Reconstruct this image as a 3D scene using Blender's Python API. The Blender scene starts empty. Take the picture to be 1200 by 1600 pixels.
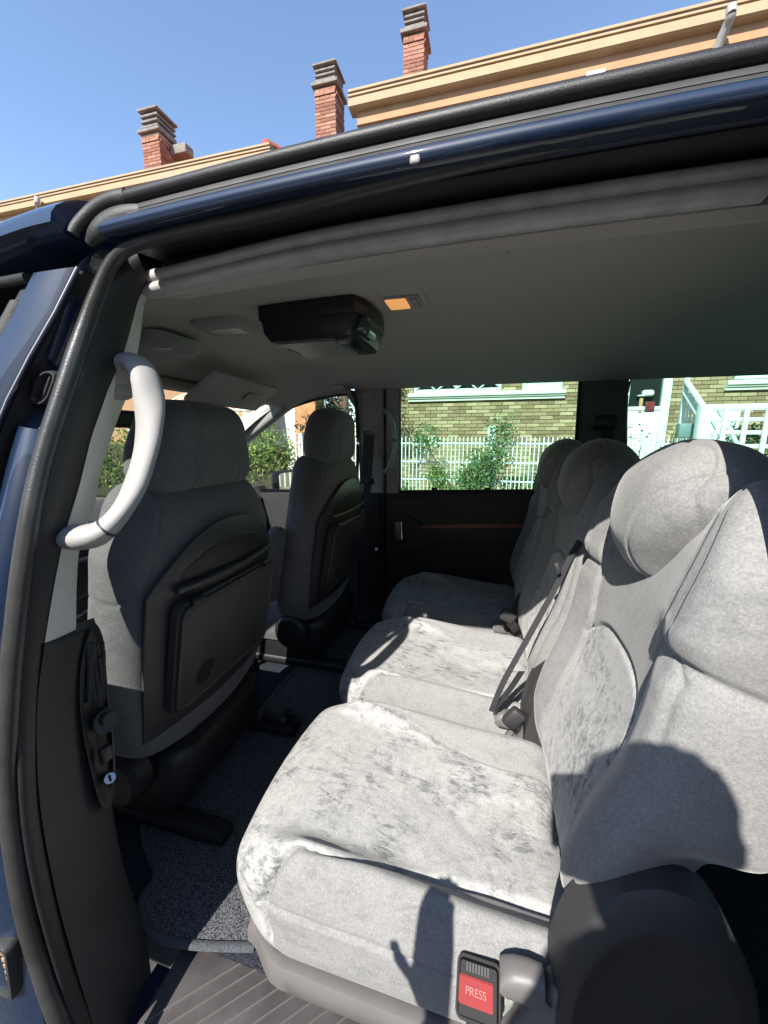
import bpy, bmesh, math, random
from mathutils import Vector, Matrix
random.seed(7)
S = bpy.context.scene
COL = S.collection
R = math.radians
# ---------------------------------------------------------------- camera
CAM_H, YAW, PITCH = 1.40, R(15.0), R(10.9)
cd = bpy.data.cameras.new('camera'); cam = bpy.data.objects.new('camera', cd); COL.objects.link(cam)
cd.sensor_fit = 'HORIZONTAL'; cd.sensor_width = 36.0; cd.lens = 18.0
cd.clip_start = 0.02; cd.clip_end = 2000
cam.location = (0, 0, CAM_H); cam.rotation_euler = (R(90) - PITCH, 0, YAW)
S.camera = cam
# ---------------------------------------------------------------- sky, sun, exposure
W = bpy.data.worlds.new('World'); S.world = W; W.use_nodes = True
nt = W.node_tree; bg = nt.nodes['Background']
sky = nt.nodes.new('ShaderNodeTexSky'); sky.sky_type = 'NISHITA'; sky.sun_disc = False
SUN = Vector((0.166, 0.730, -0.668)).normalized()
sky.sun_elevation = math.asin(-SUN.z); sky.sun_rotation = math.atan2(-SUN.x, -SUN.y)
sky.altitude = 600; sky.air_density = 1.0; sky.dust_density = 0.35; sky.ozone_density = 1.6
nt.links.new(sky.outputs[0], bg.inputs[0]); bg.inputs[1].default_value = 0.15
sd = bpy.data.lights.new('sun', 'SUN'); sd.energy = 5.0; sd.angle = R(0.53); sd.color = (1.0, 0.955, 0.88)
so = bpy.data.objects.new('sun', sd); COL.objects.link(so); so.rotation_euler = SUN.to_track_quat('-Z', 'Y').to_euler()
S.view_settings.view_transform = 'Standard'; S.view_settings.look = 'None'
S.view_settings.exposure = 1.08; S.view_settings.gamma = 1.0; S.view_settings.use_curve_mapping = False
S.render.engine = 'CYCLES'
S.cycles.max_bounces = 10; S.cycles.diffuse_bounces = 6; S.cycles.glossy_bounces = 4
S.cycles.transparent_max_bounces = 16; S.cycles.transmission_bounces = 6
S.cycles.sample_clamp_indirect = 6.0
# ---------------------------------------------------------------- survey helper: photo measurement -> world point on a known plane
_fh = Vector((-math.sin(YAW), math.cos(YAW), 0)); _r = Vector((math.cos(YAW), math.sin(YAW), 0)); _z = Vector((0, 0, 1))
_fw = _fh * math.cos(PITCH) - _z * math.sin(PITCH); _up = _z * math.cos(PITCH) + _fh * math.sin(PITCH)
def at(u, v, X=None, Y=None, Z=None):
    d = _fw + _r * ((u - 600) / 600) + _up * ((800 - v) / 600)
    if X is not None: t = X / d.x
    elif Y is not None: t = Y / d.y
    else: t = (Z - CAM_H) / d.z
    return Vector((0, 0, CAM_H)) + d * t
# ---------------------------------------------------------------- materials
MATS = {}
def M(name, col, rough=0.5, var=0.0, vs=30.0, bump=0.0, bs=300.0, metal=0.0, coat=0.0, sheen=0.0, spec=0.5, col2=None, det=4.0, stretch=None, rnd=False):
    if name in MATS: return MATS[name]
    m = bpy.data.materials.new(name); m.use_nodes = True; n = m.node_tree; b = n.nodes['Principled BSDF']
    b.inputs['Base Color'].default_value = (*col, 1); b.inputs['Roughness'].default_value = rough
    b.inputs['Metallic'].default_value = metal; b.inputs['Specular IOR Level'].default_value = spec
    if coat: b.inputs['Coat Weight'].default_value = coat; b.inputs['Coat Roughness'].default_value = 0.03
    if sheen: b.inputs['Sheen Weight'].default_value = sheen; b.inputs['Sheen Roughness'].default_value = 0.45
    tc = n.nodes.new('ShaderNodeTexCoord'); vec = tc.outputs['Object']
    if rnd:
        oi = n.nodes.new('ShaderNodeObjectInfo'); mu = n.nodes.new('ShaderNodeMath'); mu.operation = 'MULTIPLY'; mu.inputs[1].default_value = 37.0
        n.links.new(oi.outputs['Random'], mu.inputs[0]); va = n.nodes.new('ShaderNodeVectorMath'); va.operation = 'ADD'
        n.links.new(vec, va.inputs[0]); n.links.new(mu.outputs[0], va.inputs[1]); vec = va.outputs[0]
    if stretch:
        mp = n.nodes.new('ShaderNodeMapping'); mp.inputs['Scale'].default_value = stretch
        n.links.new(vec, mp.inputs['Vector']); vec = mp.outputs[0]
    if var or col2:
        t = n.nodes.new('ShaderNodeTexNoise'); t.inputs['Scale'].default_value = vs; t.inputs['Detail'].default_value = det
        n.links.new(vec, t.inputs['Vector']); mx = n.nodes.new('ShaderNodeMix'); mx.data_type = 'RGBA'
        c2 = col2 if col2 else tuple(min(1, c * (1 + var)) for c in col)
        c1 = col if col2 else tuple(c * (1 - var) for c in col)
        mr = n.nodes.new('ShaderNodeMapRange'); mr.inputs[1].default_value = 0.36; mr.inputs[2].default_value = 0.64
        n.links.new(t.outputs['Fac'], mr.inputs[0]); n.links.new(mr.outputs[0], mx.inputs[0])
        mx.inputs[6].default_value = (*c1, 1); mx.inputs[7].default_value = (*c2, 1)
        n.links.new(mx.outputs[2], b.inputs['Base Color'])
    if bump:
        t2 = n.nodes.new('ShaderNodeTexNoise'); t2.inputs['Scale'].default_value = bs; t2.inputs['Detail'].default_value = 3
        n.links.new(vec, t2.inputs['Vector']); bp = n.nodes.new('ShaderNodeBump'); bp.inputs['Strength'].default_value = bump; bp.inputs['Distance'].default_value = 0.002
        n.links.new(t2.outputs['Fac'], bp.inputs['Height']); n.links.new(bp.outputs[0], b.inputs['Normal'])
    MATS[name] = m; return m

def velour(name, light, dark, amount):
    """plush seat fabric: short pile brushed one way and the other, so it reads in light and dark streaks"""
    m = bpy.data.materials.new(name); m.use_nodes = True; n = m.node_tree; L = n.links.new; b = n.nodes['Principled BSDF']
    b.inputs['Roughness'].default_value = 0.85; b.inputs['Specular IOR Level'].default_value = 0.15
    b.inputs['Sheen Weight'].default_value = 0.25; b.inputs['Sheen Roughness'].default_value = 0.4
    tc = n.nodes.new('ShaderNodeTexCoord'); oi = n.nodes.new('ShaderNodeObjectInfo')
    mu = n.nodes.new('ShaderNodeMath'); mu.operation = 'MULTIPLY'; mu.inputs[1].default_value = 23.0; L(oi.outputs['Random'], mu.inputs[0])
    va = n.nodes.new('ShaderNodeVectorMath'); va.operation = 'ADD'; L(tc.outputs['Object'], va.inputs[0]); L(mu.outputs[0], va.inputs[1])
    def noise(sc, det, dist, rough=0.5, stretch=None):
        t = n.nodes.new('ShaderNodeTexNoise'); t.inputs['Scale'].default_value = sc; t.inputs['Detail'].default_value = det
        t.inputs['Distortion'].default_value = dist; t.inputs['Roughness'].default_value = rough
        src = va.outputs[0]
        if stretch:
            mp = n.nodes.new('ShaderNodeMapping'); mp.inputs['Scale'].default_value = stretch; mp.inputs['Rotation'].default_value = (0.2, 0.3, 0.5)
            L(src, mp.inputs['Vector']); src = mp.outputs[0]
        L(src, t.inputs['Vector']); return t.outputs['Fac']
    def rng(x, a, bb, c=0.0, d=1.0):
        r = n.nodes.new('ShaderNodeMapRange'); r.inputs[1].default_value = a; r.inputs[2].default_value = bb; r.inputs[3].default_value = c; r.inputs[4].default_value = d
        L(x, r.inputs[0]); return r.outputs[0]
    def mul(a, bb, op='MULTIPLY'):
        k = n.nodes.new('ShaderNodeMath'); k.operation = op
        for i, q in enumerate((a, bb)):
            if isinstance(q, float): k.inputs[i].default_value = q
            else: L(q, k.inputs[i])
        return k.outputs[0]
    streak = rng(noise(34, 10, 0.5, 0.74, (0.8, 2.0, 1.6)), 0.43, 0.58)
    area = rng(noise(9, 7, 0.4, 0.68), 0.42, 0.58)
    soft = rng(noise(40, 8, 0.4, 0.75), 0.42, 0.66, 0.0, 0.42)
    fac = mul(mul(mul(streak, area), soft, 'MAXIMUM'), amount)
    fine = rng(noise(300, 3, 0), 0.3, 0.7, 0.82, 1.15)
    mx = n.nodes.new('ShaderNodeMix'); mx.data_type = 'RGBA'; mx.inputs[6].default_value = (*light, 1); mx.inputs[7].default_value = (*dark, 1); L(fac, mx.inputs[0])
    vm = n.nodes.new('ShaderNodeVectorMath'); vm.operation = 'SCALE'; L(mx.outputs[2], vm.inputs[0]); L(fine, vm.inputs['Scale'])
    L(vm.outputs[0], b.inputs['Base Color'])
    bp = n.nodes.new('ShaderNodeBump'); bp.inputs['Strength'].default_value = 0.35; bp.inputs['Distance'].default_value = 0.0015
    L(mul(noise(420, 2, 0), mul(noise(28, 5, 1.5, 0.6), 1.5), 'ADD'), bp.inputs['Height']); L(bp.outputs[0], b.inputs['Normal'])
    MATS[name] = m; return m

def glassmat(name, tint, refl=1.0):
    m = bpy.data.materials.new(name); m.use_nodes = True; n = m.node_tree; n.nodes.clear(); L = n.links.new
    o = n.nodes.new('ShaderNodeOutputMaterial'); t = n.nodes.new('ShaderNodeBsdfTransparent'); g = n.nodes.new('ShaderNodeBsdfGlossy')
    g.inputs['Roughness'].default_value = 0.01; t.inputs[0].default_value = (*tint, 1)
    fr = n.nodes.new('ShaderNodeFresnel'); fr.inputs[0].default_value = 1.5; mx = n.nodes.new('ShaderNodeMixShader')
    L(fr.outputs[0], mx.inputs[0]); L(t.outputs[0], mx.inputs[1]); L(g.outputs[0], mx.inputs[2]); L(mx.outputs[0], o.inputs[0])
    MATS[name] = m; return m

def brickmat(name, a, b_, c):
    m = bpy.data.materials.new(name); m.use_nodes = True; n = m.node_tree; b = n.nodes['Principled BSDF']; L = n.links.new
    g = n.nodes.new('ShaderNodeNewGeometry'); oi = n.nodes.new('ShaderNodeObjectInfo'); ad = n.nodes.new('ShaderNodeMath'); ad.operation = 'ADD'; fr = n.nodes.new('ShaderNodeMath'); fr.operation = 'FRACT'
    L(g.outputs['Random Per Island'], ad.inputs[0]); L(oi.outputs['Random'], ad.inputs[1]); L(ad.outputs[0], fr.inputs[0])
    cr = n.nodes.new('ShaderNodeValToRGB'); e = cr.color_ramp.elements; e[0].color = (*a, 1); e[1].color = (*c, 1); k = cr.color_ramp.elements.new(0.5); k.color = (*b_, 1)
    L(fr.outputs[0], cr.inputs[0]); tx = n.nodes.new('ShaderNodeTexNoise'); tx.inputs['Scale'].default_value = 25; mr = n.nodes.new('ShaderNodeMapRange'); mr.inputs[3].default_value = .8; mr.inputs[4].default_value = 1.2
    tc = n.nodes.new('ShaderNodeTexCoord'); L(tc.outputs['Object'], tx.inputs['Vector']); L(tx.outputs['Fac'], mr.inputs[0])
    vm = n.nodes.new('ShaderNodeVectorMath'); vm.operation = 'SCALE'; L(cr.outputs[0], vm.inputs[0]); L(mr.outputs[0], vm.inputs['Scale']); L(vm.outputs[0], b.inputs['Base Color']); b.inputs['Roughness'].default_value = .9
    MATS[name] = m; return m

def emit(name, col, st):
    m = bpy.data.materials.new(name); m.use_nodes = True; b = m.node_tree.nodes['Principled BSDF']
    b.inputs['Base Color'].default_value = (*col, 1); b.inputs['Emission Color'].default_value = (*col, 1); b.inputs['Emission Strength'].default_value = st
    MATS[name] = m; return m

def leafmat(name, a, b_, c):
    m = bpy.data.materials.new(name); m.use_nodes = True; n = m.node_tree; b = n.nodes['Principled BSDF']; L = n.links.new
    g = n.nodes.new('ShaderNodeNewGeometry'); cr = n.nodes.new('ShaderNodeValToRGB'); e = cr.color_ramp.elements
    e[0].color = (*a, 1); e[1].color = (*c, 1); k = cr.color_ramp.elements.new(0.5); k.color = (*b_, 1)
    L(g.outputs['Random Per Island'], cr.inputs[0]); L(cr.outputs[0], b.inputs['Base Color']); b.inputs['Roughness'].default_value = 0.55
    tr = n.nodes.new('ShaderNodeBsdfTranslucent'); L(cr.outputs[0], tr.inputs[0]); mx = n.nodes.new('ShaderNodeMixShader'); mx.inputs[0].default_value = 0.35
    L(b.outputs[0], mx.inputs[1]); L(tr.outputs[0], mx.inputs[2]); L(mx.outputs[0], n.nodes['Material Output'].inputs[0])
    MATS[name] = m; return m

PAINT = M('blue_metallic_paint', (0.0035, 0.013, 0.038), 0.5, var=0.12, vs=900, metal=0.0, coat=1.0, spec=0.25)
SATIN = M('satin_metal', (0.35, 0.35, 0.36), 0.35, metal=0.9)
RUBBER = M('black_rubber', (0.022, 0.022, 0.022), 0.55, var=0.25, vs=25, bump=0.25, bs=500)
SEALR = M('worn_door_seal', (0.030, 0.030, 0.029), 0.36, var=0.22, vs=18, bump=0.16, bs=420)
BLACKP = M('black_plastic', (0.012, 0.012, 0.013), 0.5, var=0.15, vs=40, bump=0.2, bs=700)
DARKP = M('charcoal_plastic', (0.028, 0.027, 0.0285), 0.55, var=0.08, vs=12, bump=0.35, bs=900)
GREYP = M('grey_plastic', (0.125, 0.118, 0.116), 0.42, var=0.05, vs=10, bump=0.22, bs=900)
PANELP = M('seat_back_plastic', (0.040, 0.039, 0.040), 0.40, var=0.08, vs=9, bump=0.3, bs=900)
LIGHTP = M('pale_grey_trim', (0.30, 0.29, 0.278), 0.62, var=0.05, vs=14, bump=0.35, bs=800)
TRIMP = M('lightened_pillar_trim', (0.66, 0.645, 0.63), 0.6, var=0.05, vs=14, bump=0.35, bs=800)  # same pale plastic as the handle, lightened to offset the pillar's shade
HEADL = M('headliner_cloth', (0.40, 0.38, 0.35), 0.95, var=0.05, vs=400, bump=0.25, bs=500, spec=0.1)
ROLL = M('grey_rubber_roll', (0.40, 0.393, 0.387), 0.30, var=0.12, vs=30, bump=0.15, bs=600)
CHROME = M('chrome', (0.75, 0.75, 0.75), 0.12, metal=1.0)
WEBB = M('belt_webbing', (0.020, 0.020, 0.022), 0.75, bump=0.4, bs=900)
RED = M('red_button', (0.19, 0.004, 0.006), 0.5, var=0.05, vs=40, spec=.12)
CARPET = M('navy_carpet', (0.012, 0.014, 0.022), 0.95, vs=260, bump=1.0, bs=300, col2=(0.045, 0.048, 0.06), spec=0.1, det=2)
MATC = M('mat_carpet', (0.018, 0.020, 0.026), 0.95, vs=330, bump=1.2, bs=340, col2=(0.14, 0.143, 0.155), spec=0.1, det=2)
MATB = M('mat_binding', (0.055, 0.06, 0.07), 0.9, var=0.3, vs=200, bump=0.8, bs=400)
STEPP = M('step_plastic', (0.07, 0.065, 0.066), 0.5, var=0.2, vs=16, bump=0.5, bs=600)
INSERT = velour('velour_insert', (0.36, 0.357, 0.345), (0.115, 0.12, 0.13), 0.92)
BOLST = velour('velour_bolster', (0.225, 0.223, 0.218), (0.14, 0.142, 0.145), 0.55)
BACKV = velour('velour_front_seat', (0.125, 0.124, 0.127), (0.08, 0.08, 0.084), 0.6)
TINT = glassmat('green_tinted_glass', (0.54, 0.93, 0.80))
CLEAR = glassmat('clear_glass', (0.88, 0.93, 0.90))
# ---------------------------------------------------------------- mesh helpers
def tag(o, label=None, cat=None, group=None, kind=None):
    if label: o['label'] = label
    if cat: o['category'] = cat
    if group: o['group'] = group
    if kind: o['kind'] = kind
    return o
def empty(name, loc, label=None, cat=None, group=None):
    o = bpy.data.objects.new(name, None); COL.objects.link(o); o.location = loc; o.empty_display_size = 0.1
    o['_loc'] = 0; del o['_loc']
    tag(o, label, cat, group); return o
def wloc(o):
    v = Vector((0, 0, 0))
    while o is not None: v += o.location; o = o.parent
    return v
def mesh(name, V, F, mat, parent=None, smooth=True, local=False, sharp=35):
    """V in world coordinates unless local; child objects keep their origin at the parent's origin"""
    off = wloc(parent) if (parent and not local) else Vector((0, 0, 0))
    me = bpy.data.meshes.new(name); me.from_pydata([tuple(Vector(v) - off) for v in V], [], F); me.validate()
    bm = bmesh.new(); bm.from_mesh(me); bmesh.ops.recalc_face_normals(bm, faces=bm.faces)
    if smooth:
        for f in bm.faces: f.smooth = True
        for e in bm.edges:
            if len(e.link_faces) == 2 and e.calc_face_angle(0) > R(sharp): e.smooth = False
    bm.to_mesh(me); bm.free(); me.materials.append(mat)
    o = bpy.data.objects.new(name, me); COL.objects.link(o); o.parent = parent; return o
def bm_obj(name, bm, mat, parent=None, smooth=True, sharp=35):
    V = [v.co.copy() for v in bm.verts]; bm.verts.index_update(); F = [[v.index for v in f.verts] for f in bm.faces]; bm.free()
    return mesh(name, V, F, mat, parent, smooth, sharp=sharp)
def add_box(bm, c, s, bev=0.0, rot=None, seg=2):
    r = bmesh.ops.create_cube(bm, size=1.0); vs = r['verts']
    bmesh.ops.scale(bm, vec=s, verts=vs)
    if bev:
        es = list({e for v in vs for e in v.link_edges}); q = bmesh.ops.bevel(bm, geom=es, offset=bev, segments=seg, affect='EDGES', profile=0.5)
        vs = list({v for f in q['faces'] for v in f.verts} | {v for v in vs if v.is_valid})
    if rot is not None: bmesh.ops.rotate(bm, cent=(0, 0, 0), matrix=rot, verts=vs)
    bmesh.ops.translate(bm, vec=c, verts=vs); return vs
def box(name, c, s, mat, parent=None, bev=0.004, rot=None, seg=2):
    bm = bmesh.new(); add_box(bm, c, s, bev, rot, seg); return bm_obj(name, bm, mat, parent, True, 50)
def catmull(P, n=6, closed=False):
    P = [Vector(p) for p in P]; out = []; m = len(P)
    for i in range(m if closed else m - 1):
        if closed: a, b, c, d = P[(i - 1) % m], P[i], P[(i + 1) % m], P[(i + 2) % m]
        else: a, b, c, d = P[max(i - 1, 0)], P[i], P[i + 1], P[min(i + 2, m - 1)]
        for k in range(n):
            t = k / n
            out.append(0.5 * ((2 * b) + (c - a) * t + (2 * a - 5 * b + 4 * c - d) * t * t + (3 * b - a - 3 * c + d) * t ** 3))
    if not closed: out.append(P[-1])
    return out
def loft(rings, closed=True, cap=True, loop=False):
    V = []; F = []; n = len(rings[0]); m = len(rings)
    for r in rings: V += [Vector(p) for p in r]
    for i in range(m if loop else m - 1):
        j2 = (i + 1) % m
        for j in range(n if closed else n - 1):
            k = (j + 1) % n; F.append((i * n + j, i * n + k, j2 * n + k, j2 * n + j))
    if cap and not loop and closed: F.append(tuple(range(n))[::-1]); F.append(tuple((m - 1) * n + j for j in range(n)))
    return V, F
def sweep(path, prof, up=Vector((0, 0, 1)), scale=None, twist=None):
    """rings of the 2-D profile (a across, b along 'up') along a path"""
    rings = []; P = [Vector(p) for p in path]
    for i, p in enumerate(P):
        t = (P[min(i + 1, len(P) - 1)] - P[max(i - 1, 0)]).normalized()
        s = t.cross(up)
        if s.length < 1e-4: s = t.cross(Vector((0, 1, 0)))
        s.normalize(); u = s.cross(t); k = scale(i / (len(P) - 1)) if scale else 1.0
        rings.append([p + s * (a * k) + u * (b * k) for a, b in prof])
    return rings
def circ(r, n=12, r2=None): return [(r * math.cos(2 * math.pi * i / n), (r2 or r) * math.sin(2 * math.pi * i / n)) for i in range(n)]
def tube(name, path, r, mat, parent=None, n=12, up=Vector((0, 0, 1)), r2=None, scale=None):
    V, F = loft(sweep(path, circ(r, n, r2), up, scale)); return mesh(name, V, F, mat, parent)
def rrect(w, h, r, n=5):
    out = []
    for cx, cy, a0 in ((w - r, h - r, 0), (-w + r, h - r, 90), (-w + r, -h + r, 180), (w - r, -h + r, 270)):
        for k in range(n + 1):
            a = R(a0 + 90 * k / n); out.append((cx + r * math.cos(a), cy + r * math.sin(a)))
    return out
def xsweep(name, xs, prof, mat, parent=None, off=None, closed=True):
    rings = []
    for x in xs:
        dy, dz = off(x) if off else (0, 0); rings.append([(x, y + dy, z + dz) for y, z in prof])
    V, F = loft(rings, closed); return mesh(name, V, F, mat, parent)
def slab(name, outline, o, a, b, n, th, mat, parent=None, bev=0.0, seg=2, holes=None):
    """extruded outline: o + p*a + q*b, from the plane to th along -n, front edges bevelled"""
    bm = bmesh.new(); o, a, b, n = Vector(o), Vector(a), Vector(b), Vector(n)
    vs = [bm.verts.new(o + a * p + b * q) for p, q in outline]; f = bm.faces.new(vs)
    if holes: pass
    r = bmesh.ops.extrude_face_region(bm, geom=[f]); nv = [g for g in r['geom'] if isinstance(g, bmesh.types.BMVert)]
    bmesh.ops.translate(bm, vec=-n * th, verts=nv)
    if bev:
        es = [e for e in bm.edges if all(v in vs for v in e.verts)]
        bmesh.ops.bevel(bm, geom=es, offset=bev, segments=seg, affect='EDGES')
    return bm_obj(name, bm, mat, parent, True, 40)
def ring_slab(name, outer, inner, o, a, b, n, th, mat, parent=None):
    o, a, b, n = Vector(o), Vector(a), Vector(b), Vector(n); m = len(outer)
    def P(q, d): return o + a * q[0] + b * q[1] + n * d
    def mix(p, q, t): return (p[0] + (q[0] - p[0]) * t, p[1] + (q[1] - p[1]) * t)
    rings = [[P(p, -th) for p in outer], [P(p, -th * .35) for p in outer], [P(mix(p, q, .25), 0) for p, q in zip(outer, inner)], [P(mix(p, q, .8), 0) for p, q in zip(outer, inner)], [P(q, -th * .3) for q in inner], [P(q, -th) for q in inner]]
    V, F = loft(rings, True, False, True); return mesh(name, V, F, mat, parent, sharp=50)
def sm(a, b, x):
    t = max(0.0, min(1.0, (x - a) / (b - a))); return t * t * (3 - 2 * t)
def gs(x): return math.exp(-x * x)
def rbox(d, r, n):
    """rounded box: dense grid on the six faces. returns verts, faces"""
    V = []; F = []; idx = {}
    def vert(p):
        k = tuple(round(q, 6) for q in p)
        if k in idx: return idx[k]
        q = [max(-(d[i] - r), min(d[i] - r, p[i])) for i in range(3)]; e = Vector([p[i] - q[i] for i in range(3)])
        if e.length > 1e-9: e = e.normalized() * r
        V.append(Vector(q) + e); idx[k] = len(V) - 1; return idx[k]
    def g(i, N): 
        t = -1 + 2 * i / N; return t
    for ax in range(3):
        u, w = [i for i in range(3) if i != ax]
        for sg in (-1, 1):
            for i in range(n[u]):
                for j in range(n[w]):
                    q = []
                    for a, b in ((i, j), (i + 1, j), (i + 1, j + 1), (i, j + 1)):
                        p = [0, 0, 0]; p[ax] = sg * d[ax]; p[u] = d[u] * g(a, n[u]); p[w] = d[w] * g(b, n[w]); q.append(vert(p))
                    F.append(q if (sg > 0) == (ax != 1) else q[::-1])
    return V, F
def pad(specs, d, r, n, deform, seam, region, frame, parent, snap=None):
    """upholstered pad split into sewn panels. specs: region -> (name, material)"""
    V, F = rbox(d, r, n)
    if snap: V = [Vector(snap(v)) for v in V]
    D = [Vector(deform(v)) for v in V]
    me = bpy.data.meshes.new('t'); me.from_pydata(D, [], F); bm = bmesh.new(); bm.from_mesh(me); bmesh.ops.recalc_face_normals(bm, faces=bm.faces); bm.normal_update(); bm.verts.ensure_lookup_table()
    W2 = []
    for i, v in enumerate(bm.verts):
        s = seam(V[i]) if seam else 0.0
        W2.append(frame @ (v.co - v.normal * s))
    bm.free(); bpy.data.meshes.remove(me)
    groups = {}
    for f in F:
        c = sum((V[i] for i in f), Vector()) / 4; groups.setdefault(region(c) if region else 0, []).append(f)
    out = []
    for k, fs in groups.items():
        nm, mt = specs[k]; used = sorted({i for f in fs for i in f}); mp = {i: j for j, i in enumerate(used)}
        me = bpy.data.meshes.new(nm); me.from_pydata([W2[i] for i in used], [], [[mp[i] for i in f] for f in fs])
        for p in me.polygons: p.use_smooth = True
        me.materials.append(mt); o = bpy.data.objects.new(nm, me); COL.objects.link(o); o.parent = parent; out.append(o)
    return out
def copy_tree(o, parent=None):
    c = o.copy(); COL.objects.link(c); c.parent = parent
    for ch in list(o.children): copy_tree(ch, c)
    return c
# ================================================================ ground
ASPH = M('asphalt', (0.055, 0.055, 0.056), 0.9, var=0.25, vs=40, bump=0.6, bs=150)
PAVE = M('pavement_concrete', (0.20, 0.19, 0.18), 0.9, var=0.12, vs=6, bump=0.4, bs=80)
GARD = M('garden_soil', (0.10, 0.09, 0.06), 0.95, vs=3, col2=(0.09, 0.13, 0.04), bump=0.8, bs=30)
def sheet(name, x0, x1, y0, y1, z, mat, th=0.0):
    if th: return box(name, ((x0 + x1) / 2, (y0 + y1) / 2, z - th / 2), (x1 - x0, y1 - y0, th), mat, None, 0.01)
    return mesh(name, [(x0, y0, z), (x1, y0, z), (x1, y1, z), (x0, y1, z)], [(0, 1, 2, 3)], mat, None, False)
tag(sheet('ground', -400, 400, -400, 400, -0.02, ASPH), kind='structure')
tag(sheet('road', -60, 60, -1.1, 3.0, -0.012, ASPH), kind='structure')
tag(sheet('pavement', -60, 60, 3.0, 5.0, 0.12, PAVE, 0.2), kind='structure')
tag(sheet('near_pavement', -60, 60, -6.0, -1.1, 0.12, PAVE, 0.2), kind='structure')
tag(sheet('garden_ground', -30, 30, 5.0, 40, 0.18, GARD, 0.2), kind='structure')

# ================================================================ the minivan
YC = 1.36
van = empty('minivan', (0.0, YC, 0.0), 'dark blue minivan with its sliding side door open onto grey seats', 'minivan')
YN = [(0.30, .295), (0.42, .29), (0.75, .29), (0.96, .30), (1.14, .32), (1.30, .36), (1.44, .40), (1.57, .44), (1.66, .465)]
def ynear(z):
    if z <= YN[0][0]: return YN[0][1]
    for (a, ya), (b, yb) in zip(YN, YN[1:]):
        if z <= b: return ya + (yb - ya) * (z - a) / (b - a)
    return YN[-1][1]
def frange(a, b, n): return [a + (b - a) * i / (n - 1) for i in range(n)]
def arch(x): return (0.0, -0.045 * (x - 0.1) ** 2)
# --- roof and headliner
def roof_z(x, y, top):
    t = abs(y - YC) / 0.80; z = top - 0.062 * t ** 2.6
    if x < -0.75: z -= 0.62 * (x + 0.75) ** 2
    if x > 1.4: z -= 0.30 * (x - 1.4) ** 2
    return z
def roofgrid(name, top, th, y0, y1, mat, x0, x1, nx=50, ny=40):
    V = []; F = []; n = 0
    for L_, dz in ((0, 0), (1, th)):
        for i in range(nx + 1):
            for j in range(ny + 1):
                x = x0 + (x1 - x0) * i / nx; y = y0 + (y1 - y0) * j / ny; V.append((x, y, roof_z(x, y, top) + dz))
    m = (nx + 1) * (ny + 1); q = lambda l, i, j: l * m + i * (ny + 1) + j
    for l in (0, 1):
        for i in range(nx):
            for j in range(ny): F.append((q(l, i, j), q(l, i + 1, j), q(l, i + 1, j + 1), q(l, i, j + 1)))
    for i in range(nx): F += [(q(0, i, 0), q(0, i + 1, 0), q(1, i + 1, 0), q(1, i, 0)), (q(0, i, ny), q(0, i + 1, ny), q(1, i + 1, ny), q(1, i, ny))]
    for j in range(ny): F += [(q(0, 0, j), q(0, 0, j + 1), q(1, 0, j + 1), q(1, 0, j)), (q(0, nx, j), q(0, nx, j + 1), q(1, nx, j + 1), q(1, nx, j))]
    return mesh(name, V, F, mat, van)
roofgrid('headliner', 1.730, 0.008, 0.575, 2.142, HEADL, -1.17, 1.95)
roofgrid('roof_panel', 1.785, 0.006, 0.475, 2.25, PAINT, -1.24, 2.05)
# --- near roof side, from the outside in: roof bar, drip rails, painted flange, seal, dark recess, rubber roll
def zat(v, Y): return at(600, v, Y=Y).z
XS = frange(-0.50, 1.6, 30)
def yz(v, Y): return (Y, zat(v, Y))
c = yz(206, .448)
xsweep('roof_bar', frange(-0.470, 1.7, 30), [(c[0] + a, c[1] + b) for a, b in circ(.0095, 14, .0082)], BLACKP, van, arch)
a0, a1, a2, a3 = yz(219, .446), yz(229, .444), yz(232, .442), yz(240, .439)
DRIP = M('drip_rubber', (0.038, 0.037, 0.037), 0.5, var=.2, vs=20)
xsweep('drip_rail', XS, [(a0[0] + .004, a0[1] + .004), a0, a1, (a1[0] + .006, a1[1] + .006)], DRIP, van, arch)
xsweep('drip_rail', XS, [(a2[0] + .003, a2[1] + .003), a2, a3, (a3[0] + .006, a3[1] + .006)], DRIP, van, arch)
xsweep('drip_channel', XS, [(.452, a0[1] + .004), (.452, a3[1] - .001), (.47, a3[1]), (.47, a0[1] + .01)], BLACKP, van, arch)
bc = yz(256, .4445); fl = [(bc[0] - .0105 * math.cos(R(t)), bc[1] + .0098 * math.sin(R(t))) for t in range(95, -80, -12)]
xsweep('roof_side_flange', XS, fl + [(fl[-1][0] + .03, fl[-1][1] + .004), (fl[-1][0] + .03, fl[0][1] + .004)], PAINT, van, arch)
box('seam_sealer_dab', at(648, 249, Y=.4345), (.010, .003, .008), LIGHTP, van, .002)
c1, c2, c3, c4 = yz(296, .478), yz(312, .50), yz(338, .545), (0.575, 1.66)
xsweep('door_recess', XS, [c1, c2, c3, c4, (0.575, 1.70), (0.478, 1.72)], BLACKP, van, arch)
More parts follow.
